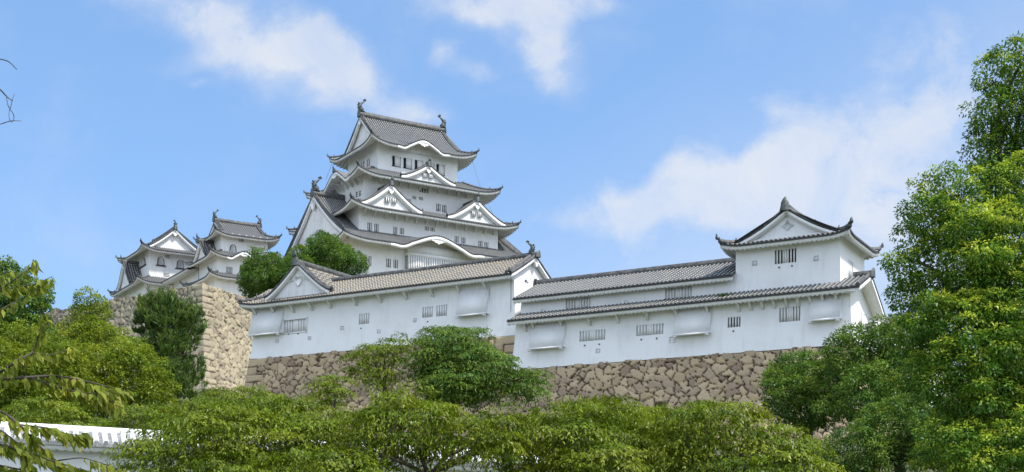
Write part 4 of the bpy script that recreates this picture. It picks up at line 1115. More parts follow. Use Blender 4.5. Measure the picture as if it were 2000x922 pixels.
    r.side(0, set_ + ov + 0.15, hl='none', hr='none', n=8, x0=-A - 0.35, x1=A - 2.2)
    run = set_ + ov + 1.6
    r.side(0, run, full=run, g=99, hl='none', hr='none', n=10, x0=A - 2.2, x1=A + xr_ext)
    # back slope beyond the right gable
    rb = Roof(b, A + xr_ext, B - (run - ov) + 0.0, ze, 0, 0, 0, **kw)
    zt_ = ze + r.zf(run); yb = -B - ov + run
    mb = r.mt; nr = int((xr_ext + 0.4) / 0.3); xs = (A - 0.4 + 0.3 * (np.arange(nr)[:, None] + RIBF[None, :])).reshape(-1); rh = np.tile(RIBH, nr) * 0.085
    yy = np.linspace(0, 4.6, 8); Xg = np.repeat(xs[:, None], 8, 1); Yg = np.repeat(yy[None, :], len(xs), 0)
    mb.grid(np.stack([Xg, yb + Yg, zt_ - 0.52 * Yg - 0.012 * Yg ** 2 + rh[:, None]], -1), np.stack([np.repeat((np.arange(nr)[:, None] + RIBF[None, :]).reshape(-1)[:, None], 8, 1), Yg * 1.15], -1).reshape(-1, 2))
    sweepx = np.linspace(A - 0.4, A + xr_ext, 5); r.mr.sweep([(q, yb, zt_) for q in sweepx], 0.4, 0.42)
    fr = np.linspace(0, run, 8); r.mr.sweep([(A + xr_ext - 0.2, -B - ov + q, ze + float(r.zf(q)) + 0.05) for q in fr], 0.34, 0.26)
    fr = np.linspace(0, 4.6, 8); r.mr.sweep([(A + xr_ext - 0.2, yb + q, zt_ - 0.52 * q - 0.012 * q * q + 0.05) for q in fr], 0.34, 0.26)
    r.mo.add(*oni(np.array([A + xr_ext, yb, zt_]), np.array([1.0, 0, 0]), 0.5, 0.55))
    # white bargeboard and gable filling of that end
    bb = MB(); ys = np.concatenate([np.linspace(-B - ov, yb, 7), np.linspace(yb, yb + 4.6, 9)[1:]])
    zz = np.where(ys <= yb, ze + r.zf(ys + B + ov), zt_ - 0.52 * (ys - yb) - 0.012 * (ys - yb) ** 2)
    bb.grid(np.stack([np.stack([0 * ys + xx, ys, zz - d], -1) for xx, d in ((A + xr_ext - .3, .1), (A + xr_ext - .05, .1), (A + xr_ext - .05, .46), (A + xr_ext - .3, .46), (A + 0.4, .35), (A + 0.03, .3))], 1)); bb.obj('bargeboard', M['trim'], b.e)
    gw = MB(); gw.grid(np.stack([np.stack([0 * ys + A + 0.02, ys, np.minimum(zz - .32, H1)], -1), np.stack([0 * ys + A + .02, ys, zz - 0.3], -1)], 1)); gw.obj('gable', M['plaster'], b.e)
    xs = [f(q, 600)[0] for q in (1029, 1045, 1099, 1154, 1209, 1267, 1323, 1384, 1445, 1468, 1491, 1514, 1538, 1561, 1585, 1609, 1635)]
    r.brackets(0, 0, 0, 0, A, B, ze - 0.15, (0.22, 0.85, 0.85), xs=xs)
    r.finish()
    # upper roof of the range
    fu = B2 + 0.9
    zru = b.face(0, A, 0.0, 1250, 527)[1]
    s0 = (zru - 0.3 - ze_u) / fu
    ru = Roof(b, A + 0.3, fu, ze_u, s0, 0.0, 0.9, lift=0.0, rafter=(0.38, 0.1), **kw)
    ru.side(0, fu, full=fu, g=99, hl='none', hr='none', x0=-A - 0.45, x1=txL + 0.02, n=12); ru.side(2, fu, full=fu, g=99, hl='none', hr='none', x0=-txL, x1=A + 0.45, n=6)
    ru.ridge(0, -A - 0.4, txL + 0.3, fu, 0.42, 0.5, sag=0.0, end_blocks=(True, False)); ru.finish()
    # turret roof: gable to the front
    tb = Building.__new__(Building); tb.e = link('turret_roof', None, b.e, (tcx, 0, 0)); tb.loc = b.world((tcx, 0, 0)); tb.th = b.th
    ta, tbb = TA + 1.05, TB + 1.05
    zap = tb.face(0, ta, tbb - 0.9, 1525, 409)[1]
    rise = zap - zt_e; s1 = 0.05; s0 = (rise - s1 * ta * ta) / ta
    rt = Roof(tb, ta, tbb, zt_e, s0, s1, 1.05, lift=0.35, liftlen=2.2, rafter=(0.38, 0.1), name='roof', **kw); rt.spk = 0.6
    run_h = 1.25; gg = tbb - run_h + 0.5
    for k in (1, 3): rt.side(k, run_h, full=ta, g=gg, n=12)
    for k in (0, 2):
        rt.side(k, run_h + 0.3)
        zp = lambda sx: rt.z0 + rt.zf(ta - np.abs(sx)); zb = lambda sx: np.minimum(rt.z0 + rt.zf(run_h) - .05 + 0 * np.asarray(sx), zp(sx) - 0.1)
        dia = [(0, -.42), (.16, -.2), (.55, 0), (.2, .16), (0, .46), (-.2, .16), (-.55, 0), (-.16, -.2)]
        rt.gable(k, ta - run_h, run_h, zp, zb, 0.30, 0.5, (), 0, relief=[(0, zap - 1.35, dia)] if k == 0 else [(0, zap - 1.35, dia)], tile_w=0.42)
    for k in range(4): rt.hip(k, 1, run_h, w=0.36, h=0.32)
    PR = rt.ridge(1, -gg, gg, ta, 0.42, 0.5, sag=0.05)
    for e_, q_ in ((0, 1), (-1, -2)):
        dv = PR[e_] - PR[q_]; dv[2] = 0; dv /= np.linalg.norm(dv); rt.mo.add(*spike(PR[e_] + np.array([0, 0, 0.55]), dv, 0.5)); rt.mo.add(*oni(PR[e_] + dv * 0.14, dv, 0.7, 0.75))
    rt.finish()
    # under one parent: the roof pieces belong to the building itself
    for ch in list(tb.e.children):
        ch.parent = b.e; ch.location = (ch.location[0] + tcx, ch.location[1], ch.location[2])
    bpy.data.objects.remove(tb.e)
    return b, A, B, c, base
rng = build_range()

# ------------------------------------------------------------------ stone walls under the ranges, and the great stone corner
def build_stone_walls():
    # under the long building
    b, A, B, c, base = wing
    mb = MB(); T = []
    l = b.world((-A - 0.5, -B - 0.45, 0)); r = b.world((A + 0.5, -B - 0.45, 0)); back = b.world((-A - 0.5, B, 0))
    stone_face(mb, T, l[:2], r[:2], base + .05, base + .05, 8.0, 0.10, 0.010, 11, 0.92, 0.64, corner0=1, corner1=1, end0=-FD1, res=0.11)
    stone_face(mb, T, back[:2], l[:2], base + .05, base + .05, 8.0, 0.10, 0.010, 12, 1.05, 0.72, corner1=2, end1=-FD2, res=0.3)
    stone_top(mb, T, [l, r, b.world((A + .5, B + 3, 0)), b.world((-A - .5, B + 3, 0))], [base] * 4)
    o = mb.obj('stone_wall', M['stone'], tone=np.concatenate(T)); kind(o, 'thing'); tag(o, 'tan stone base directly under the long warm roofed building', 'stone wall', 'stone walls that carry the castle')
    # under the two storey range
    b, A, B, c, base = rng
    mb = MB(); T = []
    l = b.world((-A - 0.1, -B - 0.40, 0)); r = b.world((A + 0.42, -B - 0.40, 0)); back = b.world((A + 0.42, B + 2, 0)); lb = b.world((-A - .1, B + 1, 0))
    stone_face(mb, T, l[:2], r[:2], base + .03, base + .03, 6.0, 0.12, 0.012, 21, 0.88, 0.62, corner1=1, end1=FD1, res=0.10)
    stone_face(mb, T, r[:2], back[:2], base + .03, base + .03, 6.0, 0.12, 0.012, 22, 1.0, 0.70, corner0=2, end0=-FD2, res=0.3)
    stone_face(mb, T, lb[:2], l[:2], base + .03, base + .03, 6.0, 0.0, 0.0, 23, 1.0, 0.70, res=0.4)
    stone_top(mb, T, [l, r, back, lb], [base] * 4)
    o = mb.obj('stone_wall', M['stone'], tone=np.concatenate(T)); kind(o, 'thing'); tag(o, 'brown rubble stone base under the two storey turret range', 'stone wall', 'stone walls that carry the castle')
    # great corner on the left
    D = 166.0; K = at(395, 552, D); dl = np.array([-0.80, 0.60]); dr = np.array([0.36, 0.933])
    zl = K[2]; mb = MB(); T = []
    nl = np.array([-0.60, -0.80]); nr_ = np.array([0.933, -0.36])
    Ll = 62.0; Lr = 46.0
    Pl = K[:2] + dl * Ll; Pr = K[:2] + dr * Lr
    # corner slides so both battered faces share one edge
    cdir = (nl + nr_); den = 1 + nl @ nr_; miter = cdir / den
    s_l = miter - nl; s_r = miter - nr_
    stone_face(mb, T, Pl, K[:2], zl, zl, 14.0, 0.16, 0.0105, 31, 0.95, 0.7, corner1=1, end1=s_l, nrm=nl, res=0.16, top_var=0.7)
    stone_face(mb, T, K[:2], Pr, zl, zl, 14.0, 0.16, 0.0105, 32, 0.95, 0.7, corner0=2, end0=s_r, nrm=nr_, res=0.13, top_var=0.5)
    stone_top(mb, T, [Pl, K[:2], Pr, K[:2] + dl * Ll + dr * Lr], [zl - .2] * 4)
    o = mb.obj('stone_wall', M['stone_pale'], tone=np.concatenate(T)); kind(o, 'thing'); tag(o, 'high pale stone corner with stacked quoins rising behind the pine', 'stone wall', 'stone walls that carry the castle')
    # stone base of the keep (behind the long building)
    mb = MB(); T = []
    cs = [keep.world((sx * 17.0, sy * 13.6, 0)) for sx, sy in ((-1, -1), (1, -1), (1, 1), (-1, 1))]
    for i, (n, q) in enumerate(((-KD2, 1), (KD1, 1), (KD2, 1), (-KD1, 1))):
        stone_face(mb, T, cs[i][:2], cs[(i + 1) % 4][:2], KB + .02, KB + .02, 30.0, 0.12, 0.008, 41 + i, 1.5, 1.1, nrm=n, res=0.7)
    o = mb.obj('stone_wall', M['stone'], tone=np.concatenate(T)); kind(o, 'thing'); tag(o, 'stone footing that carries the tall white keep', 'stone wall', 'stone walls that carry the castle')
build_stone_walls()

# ------------------------------------------------------------------ plastered garden wall low on the left, wall roof on the far right
def garden_wall(name, label, P0, P1, ztop0, ztop1, zb, thick, tile, ov=0.6, run=0.85, pitch=0.34, rise=0.52, mat='plaster'):
    P0, P1 = np.array(P0), np.array(P1); L = np.linalg.norm(P1 - P0); t = (P1 - P0) / L; th = math.atan2(t[1], t[0]); c = (P0 + P1) / 2
    b = Building(name, label, 'wall', (c[0], c[1], zb), th)
    za = (ztop0 + ztop1) / 2 - zb; kind(b.e, 'thing')
    b.e.rotation_euler = (0, -math.atan2(ztop1 - ztop0, L), th)
    wall_storey(b, L / 2, thick / 2, -2.0, za - rise, {}, 0.05)
    r = Roof(b, L / 2, thick / 2 + ov, za - rise, rise / (thick / 2 + ov), 0, ov, lift=0, pitch=pitch, rib=0.12, tile=tile, fascia=0.16, scallop=0.06, rafter=(0.30, .1))
    full = thick / 2 + ov
    for k in (0, 2): r.side(k, full, full=full, g=99, hl='none', hr='none', n=6)
    P = r.ridge(0, -L / 2, L / 2, full, 0.30, 0.22, sag=0, end_blocks=(True, True))
    rt = r.mr
    r.finish()
    if tile == 'tile_white':
        for ch in r.obj.children:
            if ch.name.startswith('ridge'): ch.data.materials[0] = M['trim']
    return b
a0 = at(-120, 812, 47)[:]; 
wd = d_of(6000); Lw = reach(a0[:2], wd, 1060)
p1 = a0[:2] + wd * Lw
ztop = at(140, 818, (a0 + np.array([0, reach(a0[:2], wd, 140) * wd[1], 0]))[1])[2]
zR = at(480, 838, a0[1] + reach(a0[:2], wd, 480) * wd[1])[2]
L480, L140 = reach(a0[:2], wd, 480), reach(a0[:2], wd, 140)
sl = (zR - ztop) / (L480 - L140)
garden_wall('plastered_wall', 'low white wall with white plastered tile coping behind the front trees', a0[:2], p1, ztop - 0.42 - sl * L140, ztop - 0.42 + sl * (Lw - L140), 2.2, 0.6, 'tile_white')
q0, q1 = at(1690, 624, 118), at(1840, 628, 124)
garden_wall('tiled_wall', 'dark tiled wall top showing between the turret and the right tree', q0[:2], q1[:2], q0[2], q1[2], 16.0, 0.6, 'tile_cool')
# ------------------------------------------------------------------ trees
def norm(v): return v / (np.linalg.norm(v, axis=-1, keepdims=True) + 1e-9)
def leaf_mesh(name, P, D, Nn, Ln, Wd, tone, mat, fold=0.22, curl=0.12):
    """one folded leaf per row: base P, direction D, normal Nn, length Ln, width Wd"""
    D = norm(D); S = norm(np.cross(D, Nn)); U = norm(np.cross(S, D))
    n = len(P); L = Ln[:, None]; W_ = Wd[:, None]
    mid = P + D * L * 0.45
    v = np.empty((n, 4, 3))
    v[:, 0] = P; v[:, 1] = mid + S * W_ * 0.5 + U * W_ * fold; v[:, 2] = P + D * L - U * L * curl; v[:, 3] = mid - S * W_ * 0.5 + U * W_ * fold
    me = bpy.data.meshes.new(name)
    me.vertices.add(4 * n); me.vertices.foreach_set('co', v.astype(np.float32).reshape(-1))
    me.loops.add(4 * n); me.loops.foreach_set('vertex_index', np.arange(4 * n, dtype=np.int32))
    me.polygons.add(n); me.polygons.foreach_set('loop_start', np.arange(0, 4 * n, 4, dtype=np.int32))
    try: me.polygons.foreach_set('loop_total', np.full(n, 4, np.int32))
    except Exception: pass
    ca = me.color_attributes.new('tone', 'FLOAT_COLOR', 'POINT')
    t4 = np.concatenate([tone, np.ones((n, 1))], 1); ca.data.foreach_set('color', np.repeat(t4, 4, 0).astype(np.float32).reshape(-1))
    me.materials.append(mat); me.update(calc_edges=True)
    return me
def ball(R, n, up=0.0):
    d = norm(R.normal(size=(n, 3))); d[:, 2] = d[:, 2] + up; return norm(d)
def vnoise(P, seed):
    i = np.floor(P).astype(np.int64); f = P - i; f = f * f * (3 - 2 * f); out = 0
    for a in (0, 1):
        for b in (0, 1):
            for c in (0, 1):
                h = hash2(i[:, 0] + a + 57 * (i[:, 2] + c), i[:, 1] + b + 131 * (i[:, 2] + c), seed)
                out = out + h * np.where(a, f[:, 0], 1 - f[:, 0]) * np.where(b, f[:, 1], 1 - f[:, 1]) * np.where(c, f[:, 2], 1 - f[:, 2])
    return out * 2 - 1
def lumpy(R, blobs, n, clump, flat, rough, fill, seed, size=0.9):
    """shoot positions through a crown: the union of the measured masses, its outline broken up by clumps of size 'clump'"""
    cs = np.array([b[0] for b in blobs]); rs = np.array([b[1] for b in blobs])
    sc = np.array([1 / clump, 1 / clump, 1 / (clump * flat)])
    def val(P):
        q = np.min(np.sqrt((((P[:, None, :] - cs[None]) / rs[None]) ** 2).sum(-1)), 1)
        return size - q + rough * vnoise(P * sc, seed) + rough * 0.55 * vnoise(P * sc * 2.3 + 9.1, seed + 1) + rough * 0.3 * vnoise(P * sc * 5.1 + 3.3, seed + 2)
    vol = (rs.prod(1)) ** 0.7; vol /= vol.sum()
    keep = []; got = 0
    for _ in range(40):
        k = R.choice(len(blobs), n * 3, p=vol); d = norm(R.normal(size=(n * 3, 3))); r = 1.35 * R.random(n * 3) ** 0.40
        P = cs[k] + d * r[:, None] * rs[k]; v = val(P)
        pr = np.where(v < 0, 0, np.where(v < 0.34, 1.0, fill))
        m = R.random(n * 3) < pr; keep.append(np.concatenate([P[m], v[m, None]], 1)); got += m.sum()
        if got > n: break
    K = np.concatenate(keep)[:n]; P, v = K[:, :3], K[:, 3]
    h = 0.12 * clump
    g = np.stack([val(P + np.array(o) * h) - val(P - np.array(o) * h) for o in ((1, 0, 0), (0, 1, 0), (0, 0, 1))], -1)
    return P, norm(-g + 1e-6), np.clip(1 - v / 0.45, 0, 1)
def spaced(R, P, Nn, outer, dist, m):
    """thin the points so that shoots keep their distance; returns at most m"""
    cell = {}; out = []
    g = np.floor(P / dist).astype(int)
    for i in range(len(P)):
        k = tuple(g[i]); ok = True
        for a in (-1, 0, 1):
            for b in (-1, 0, 1):
                for c in (-1, 0, 1):
                    for q in cell.get((k[0] + a, k[1] + b, k[2] + c), ()):
                        d = P[i] - P[q]
                        if d[0] * d[0] + d[1] * d[1] + d[2] * d[2] < dist * dist: ok = False; break
                    if not ok: break
                if not ok: break
            if not ok: break
        if ok:
            cell.setdefault(k, []).append(i); out.append(i)
            if len(out) >= m: break
    return P[out], Nn[out], outer[out]
def clump_leaves(R, C, Nn, outer, per, crad, ln, wd, style, tip):
    """every shoot centre C carries one bough end: a tuft, a hanging spray or a pad of needles"""
    n = len(C); cnt = np.maximum(8, (per * R.uniform(0.6, 1.35, n) * (0.55 + 0.45 * outer)).astype(int)); k = np.repeat(np.arange(n), cnt); m = len(k)
    hue = R.random(n); cr = crad * R.uniform(0.65, 1.35, n)
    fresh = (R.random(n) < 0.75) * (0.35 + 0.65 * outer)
    base = np.clip(0.14 + 0.26 * R.random(n), 0, 1)
    if style == 'spray':            # boughs like flat fans whose leaves hang in pairs from drooping twigs
        hd = Nn.copy(); hd[:, 2] *= 0.25; hd = norm(hd + R.normal(size=(n, 3)) * np.array([.45, .45, .08]))
        per_t = np.stack([-hd[:, 1], hd[:, 0], np.zeros(n)], -1); per_t = norm(per_t)
        tw = R.integers(0, 6, m); fan = (tw - 2.5) / 2.5 * 0.85; t = R.random(m) ** 0.8
        dirn = hd[k] * np.cos(fan)[:, None] + per_t[k] * np.sin(fan)[:, None]
        r = (t * cr[k] * 1.5)
        P = C[k] - hd[k] * (cr[k] * 0.6)[:, None] + dirn * r[:, None]
        P[:, 2] += cr[k] * (0.20 * np.sin(t * 2.4) - 0.62 * t ** 2.2) + R.normal(size=m) * 0.035
        P += R.normal(size=(m, 3)) * 0.03
        side = np.where(R.random(m) < .5, -1.0, 1.0); pp = np.stack([-dirn[:, 1], dirn[:, 0], 0 * t], -1)
        D = dirn * 0.55 + pp * side[:, None] * 0.45 + np.array([0, 0, -0.55]) + R.normal(size=(m, 3)) * 0.25
        N_ = np.array([0, 0, 1.0]) + dirn * 0.55 + R.normal(size=(m, 3)) * 0.3
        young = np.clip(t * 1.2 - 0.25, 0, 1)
    elif style == 'needle':
        t = R.random(m); sh = R.integers(0, 7, m)
        so = R.normal(size=(n, 7, 3)) * np.array([0.55, 0.55, 0.18]); ups = norm(Nn[:, None, :] * 0.25 + np.array([0, 0, 1.0]) + R.normal(size=(n, 7, 3)) * 0.16); hl = R.uniform(.6, 1.5, (n, 7))
        a = ups[k, sh]; P = C[k] + so[k, sh] * cr[k, None] + a * (t * hl[k, sh] * cr[k])[:, None]
        D = a * 0.8 + norm(R.normal(size=(m, 3))) * 0.6; N_ = R.normal(size=(m, 3)); young = t * (hl[k, sh] > 1.0)
    else:
        d = norm(R.normal(size=(m, 3)) + Nn[k] * 0.75 + np.array([0, 0, 0.45])); rr = 1 - 0.55 * R.random(m) ** 1.6
        P = C[k] + d * (cr[k] * rr)[:, None] * np.array([1.1, 1.1, 0.78])
        D = d * 0.75 + np.array([0, 0, -0.45]) + R.normal(size=(m, 3)) * 0.38
        N_ = np.array([0, 0, 0.75]) + d * 0.75 + R.normal(size=(m, 3)) * 0.4
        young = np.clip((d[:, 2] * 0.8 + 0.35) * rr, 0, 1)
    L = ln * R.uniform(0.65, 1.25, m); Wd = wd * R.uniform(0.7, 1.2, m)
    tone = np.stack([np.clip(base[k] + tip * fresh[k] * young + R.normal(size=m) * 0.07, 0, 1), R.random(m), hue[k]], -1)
    return P, D, N_, L, Wd, tone
def limbs(R, base, fork, targets, r0, sub=3):
    mb = MB()
    base, fork = np.array(base), np.array(fork)
    t = np.linspace(0, 1, 7)[:, None]; w = np.array([R.normal() * .12, R.normal() * .12, 0]) * np.linalg.norm(fork - base) * 0.5
    tr = base + (fork - base) * t + w * np.sin(np.pi * t)
    mb.tube(tr, np.linspace(r0 * 1.25, r0 * 0.8, 7), 8)
    for q in targets:
        q = np.array(q); d = q - fork; ln = np.linalg.norm(d); t = np.linspace(0, 1, 8)[:, None]
        bend = np.array([R.normal(), R.normal(), abs(R.normal()) * .8]) * ln * 0.10
        P = fork + d * t + bend * np.sin(np.pi * t) + R.normal(size=(8, 3)) * ln * 0.012
        rr = r0 * 0.42 * min(1, ln / 6 + .3); mb.tube(P, np.linspace(rr, rr * 0.22, 8), 6)
        for _ in range(sub):
            i = R.integers(2, 6); e = P[i] + norm(R.normal(size=3) * 0.55 + d / ln) * min(ln * R.uniform(0.15, 0.3), 1.6); tt = np.linspace(0, 1, 5)[:, None]
            S = P[i] + (e - P[i]) * tt + np.array([0, 0, -1.0]) * (tt * (1 - tt)) * ln * -0.06
            mb.tube(S, np.linspace(rr * 0.45, rr * 0.1, 5), 5)
    return mb
#          noise size, flatness, roughness, inner fill
CLUMP = {'cherry': (1.6, 0.5, 0.34, 0.35), 'camphor': (1.35, 0.8, 0.62, 0.16), 'broad': (2.0, 0.85, 0.46, 0.22), 'pine': (2.0, 0.6, 0.45, 0.4)}
STYLES = {   # leaf style, leaves per bough, bough radius, leaf length, width, distance between boughs
    'cherry': ('spray', 120, 0.62, 0.150, 0.055, 0.46), 'camphor': ('clump', 120, 0.40, 0.140, 0.070, 0.43), 'broad': ('clump', 95, 0.56, 0.225, 0.118, 0.62), 'pine': ('needle', 190, 0.55, 0.40, 0.065, 0.66),
}
def tree(name, label, blobs_px, base_px, leaf, style, seed, tip=0.45, r0=0.22, group=None, depthk=1.0, shell=0.45, scale=1.0, fork=0.45, nl=7, csize=1.0, rough=None, gap=1.0):
    """blobs_px: crown masses as measured (px, py, distance, half width px, half height px); base_px: (px, distance) of the trunk foot"""
    R = np.random.default_rng(seed)
    blobs = []
    for (px, py, D, rx, ry) in blobs_px:
        c = at(px, py, D); k = D / FPX
        blobs.append((c, (rx * k, rx * k * depthk, ry * k)))
    x = (base_px[0] - 1000) / FPX * base_px[1]; y = base_px[1]; z = float(terr(x, y)) - 0.1
    if name == 'cherry_tree': group = 'cherry trees in a row along the bottom' if 'spreading' in label or 'forked' in label else 'small trees before the stone bases'
    t = thing(name, label, 'tree', (x, y, z), 0, group)
    cl, fl, ro, fi = CLUMP[style]
    st, per, cr, ln, wd, ds = STYLES[style]
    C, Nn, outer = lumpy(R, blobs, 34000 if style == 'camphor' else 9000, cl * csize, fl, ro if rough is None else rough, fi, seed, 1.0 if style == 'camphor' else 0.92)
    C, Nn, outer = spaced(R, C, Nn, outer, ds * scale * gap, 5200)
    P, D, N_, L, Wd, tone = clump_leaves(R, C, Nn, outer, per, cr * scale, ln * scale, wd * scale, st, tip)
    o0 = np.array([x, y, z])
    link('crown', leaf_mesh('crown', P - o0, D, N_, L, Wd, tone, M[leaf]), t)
    cen = np.mean([b[0] for b in blobs], axis=0); low = min(b[0][2] - b[1][2] for b in blobs)
    fk = np.array([x + (cen[0] - x) * 0.35, y + (cen[1] - y) * .35, z + max(1.2, (max(low, z + 1.5) - z) * 0.9 + (cen[2] - low) * fork)])
    tg = [c + np.array(r) * ball(R, 1, .1)[0] * 0.35 for c, r in blobs for _ in range(max(1, nl // len(blobs)))]
    limbs(R, (0, 0, 0), fk - o0, [q - o0 for q in tg], r0, 1 if style == 'camphor' else 3).obj('trunk', M['bark'], t, smooth=True)
    return t

def build_trees():
    # far: trees between the corridor building and the keep
    tree('broadleaf_tree', 'dark green tree behind the tile roof, left of the front gable', [(525, 540, 152, 56, 42), (572, 555, 150, 42, 38), (500, 552, 152, 30, 28), (578, 528, 152, 34, 40)], (530, 152), 'leaf_mid', 'broad', 1, 0.22, 0.4, scale=1.0)
    tree('broadleaf_tree', 'dark green tree overlapping the base of the keep above the front gable', [(640, 512, 156, 58, 44), (680, 522, 156, 32, 26), (600, 528, 156, 40, 36), (625, 485, 156, 28, 20)], (640, 156), 'leaf_mid', 'broad', 2, 0.22, 0.4, scale=1.0)
    # left slope below the great stone corner
    tree('broadleaf_tree', 'tall dense green tree at the far left edge against the sky', [(25, 590, 96, 60, 75), (60, 640, 95, 40, 60), (-40, 600, 96, 60, 90)], (20, 96), 'leaf_mid', 'broad', 3, 0.4, 0.4)
    tree('broadleaf_tree', 'yellow green round tree standing before the long stone wall', [(176, 632, 112, 40, 46), (195, 668, 110, 44, 36), (142, 672, 110, 34, 32)], (175, 111), 'leaf_yellow', 'broad', 4, 0.5, 0.3)
    tree('broadleaf_tree', 'bushy olive tree filling the slope left of the pine', [(240, 735, 84, 80, 60), (300, 760, 82, 36, 48), (180, 765, 82, 80, 55), (262, 690, 86, 40, 30)], (235, 83), 'leaf_yellow', 'broad', 5, 0.38, 0.35, scale=0.9)
    tree('broadleaf_tree', 'wide olive tree over the left end of the white wall', [(75, 735, 76, 95, 70), (10, 745, 76, 70, 80), (130, 700, 78, 60, 40), (60, 680, 80, 60, 40)], (60, 76), 'leaf_yellow', 'broad', 6, 0.42, 0.35, scale=0.85)
    tree('pine_tree', 'dark green pine with upright shoots before the stone corner', [(330, 628, 100, 56, 34), (300, 612, 100, 30, 22), (362, 640, 100, 26, 40), (335, 690, 99, 46, 34), (345, 745, 98, 42, 40), (280, 640, 100, 26, 20), (372, 725, 99, 20, 24), (325, 600, 100, 34, 18), (385, 665, 99, 16, 30)], (335, 100), 'leaf_pine', 'pine', 7, 0.4, 0.3, nl=16)
    # in front of the stone bases
    tree('cherry_tree', 'light green small tree before the tan stone base', [(730, 702, 86, 46, 34), (775, 688, 86, 30, 28), (695, 712, 86, 28, 26), (792, 662, 86, 14, 16), (745, 735, 85, 34, 18)], (750, 86), 'leaf_yellow', 'cherry', 8, 0.3, 0.2, scale=1.35)
    tree('cherry_tree', 'large rounded green tree hiding the join of the stone bases', [(882, 705, 84, 70, 62), (950, 728, 83, 70, 48), (1030, 748, 82, 42, 30), (858, 668, 85, 40, 36), (930, 652, 85, 24, 18), (900, 755, 83, 84, 30)], (880, 84), 'leaf_mid', 'cherry', 9, 0.40, 0.28, scale=1.25, gap=0.85, rough=0.26)
    tree('cherry_tree', 'small sapling low before the tan stone base, left of the light green tree', [(645, 762, 78, 38, 24), (660, 745, 78, 24, 16)], (655, 78), 'leaf_yellow', 'cherry', 10, 0.3, 0.12, scale=1.25)
    # right slope
    tree('broadleaf_tree', 'mid green rounded tree covering the right end of the brown stone base', [(1575, 735, 88, 62, 44), (1540, 770, 87, 44, 38), (1625, 750, 87, 50, 44), (1590, 790, 86, 66, 40)], (1590, 87), 'leaf_mid', 'broad', 11, 0.42, 0.3, scale=0.9)
    tree('broadleaf_tree', 'deep green tree just right of the turret foot', [(1715, 685, 84, 66, 48), (1665, 720, 83, 50, 50), (1760, 720, 82, 64, 66), (1700, 770, 80, 84, 50), (1750, 668, 82, 46, 34)], (1705, 83), 'leaf_mid', 'broad', 12, 0.34, 0.35, scale=0.9)
    tree('broadleaf_tree', 'lower green tree with dark trunks at the foot of the big right tree', [(1770, 845, 64, 92, 60), (1690, 880, 63, 60, 48), (1850, 860, 62, 80, 70), (1640, 900, 64, 44, 36)], (1760, 63), 'leaf_mid', 'broad', 13, 0.36, 0.28, scale=0.72)
    # big tree on the right edge
    tree('camphor_tree', 'tall tree with bright yellow green tips filling the right edge', [
        (1965, 140, 50, 46, 50), (2020, 150, 50, 56, 70), (1945, 215, 50, 34, 50), (1985, 240, 50, 62, 80), (1962, 290, 50, 50, 40), (2040, 330, 50, 70, 110),
        (1862, 372, 49, 50, 36), (1915, 400, 49, 70, 60), (1828, 425, 49, 42, 44), (1870, 470, 48, 90, 70), (1795, 515, 48, 44, 40), (1850, 555, 48, 84, 66), (1985, 370, 49, 70, 60),
        (1965, 460, 48, 90, 90), (1930, 560, 47, 100, 80), (2010, 580, 48, 80, 110), (1808, 610, 48, 46, 50), (1870, 650, 47, 96, 84), (1965, 690, 46, 96, 90), (1900, 760, 46, 110, 84), (1990, 800, 46, 100, 90), (1835, 720, 47, 70, 76), (1950, 880, 45, 120, 70)],
        (1990, 49), 'leaf_camphor', 'camphor', 14, 0.80, 0.5, nl=23, depthk=0.9)
    # row of cherry trees along the bottom
    g = None
    tree('cherry_tree', 'spreading cherry tree in front of the white coping, lower left', [(430, 862, 41, 150, 58), (530, 818, 42, 84, 54), (320, 892, 40, 92, 50), (470, 915, 40, 150, 40), (580, 870, 41, 60, 54), (630, 848, 42, 64, 50), (395, 822, 42, 64, 36)], (450, 41), 'leaf_cherry', 'cherry', 15, 0.42, 0.2, nl=12)
    tree('cherry_tree', 'spreading cherry tree below the large rounded green tree', [(800, 832, 40, 130, 62), (690, 860, 41, 92, 58), (890, 852, 40, 100, 54), (660, 910, 39, 120, 44), (800, 794, 41, 66, 38), (960, 860, 39, 60, 44), (985, 848, 42, 64, 48)], (840, 40), 'leaf_cherry', 'cherry', 16, 0.42, 0.2, nl=12)
    tree('cherry_tree', 'spreading cherry tree under the middle of the brown stone base', [(1140, 850, 42, 140, 60), (1030, 872, 43, 80, 50), (1240, 872, 42, 96, 50), (1315, 852, 43, 56, 46), (1190, 905, 41, 140, 42), (1160, 812, 43, 90, 32)], (1100, 42), 'leaf_cherry', 'cherry', 17, 0.42, 0.2, nl=12)
    tree('cherry_tree', 'rounded cherry tree with a dark forked trunk, lower right', [(1420, 838, 40, 92, 54), (1350, 850, 40, 60, 46), (1500, 868, 40, 84, 50), (1560, 905, 39, 60, 40), (1395, 802, 41, 52, 34), (1480, 915, 39, 110, 34)], (1372, 40), 'leaf_cherry', 'cherry', 18, 0.42, 0.2, nl=10)
    # bushes that close the slope behind the cherry row
    for i, (px, py, D, rx, ry, lab) in enumerate((
        (470, 800, 66, 90, 36, 'shrubby tree in the gap below the great stone corner'), (290, 812, 60, 70, 26, 'shrub just above the white coping, below the bushy olive tree'), (90, 808, 58, 90, 24, 'shrub just above the left end of the white coping'), (1260, 830, 70, 110, 34, 'low shrubby tree at the foot of the brown stone base'))):
        tree('shrub', lab, [(px, py, D, rx, ry), (px + 60, py + 20, D - 1, rx * .7, ry), (px - 60, py + 24, D, rx * .7, ry)], (px, D), 'leaf_yellow', 'cherry', 30 + i, 0.3, 0.12, scale=1.1)
build_trees()
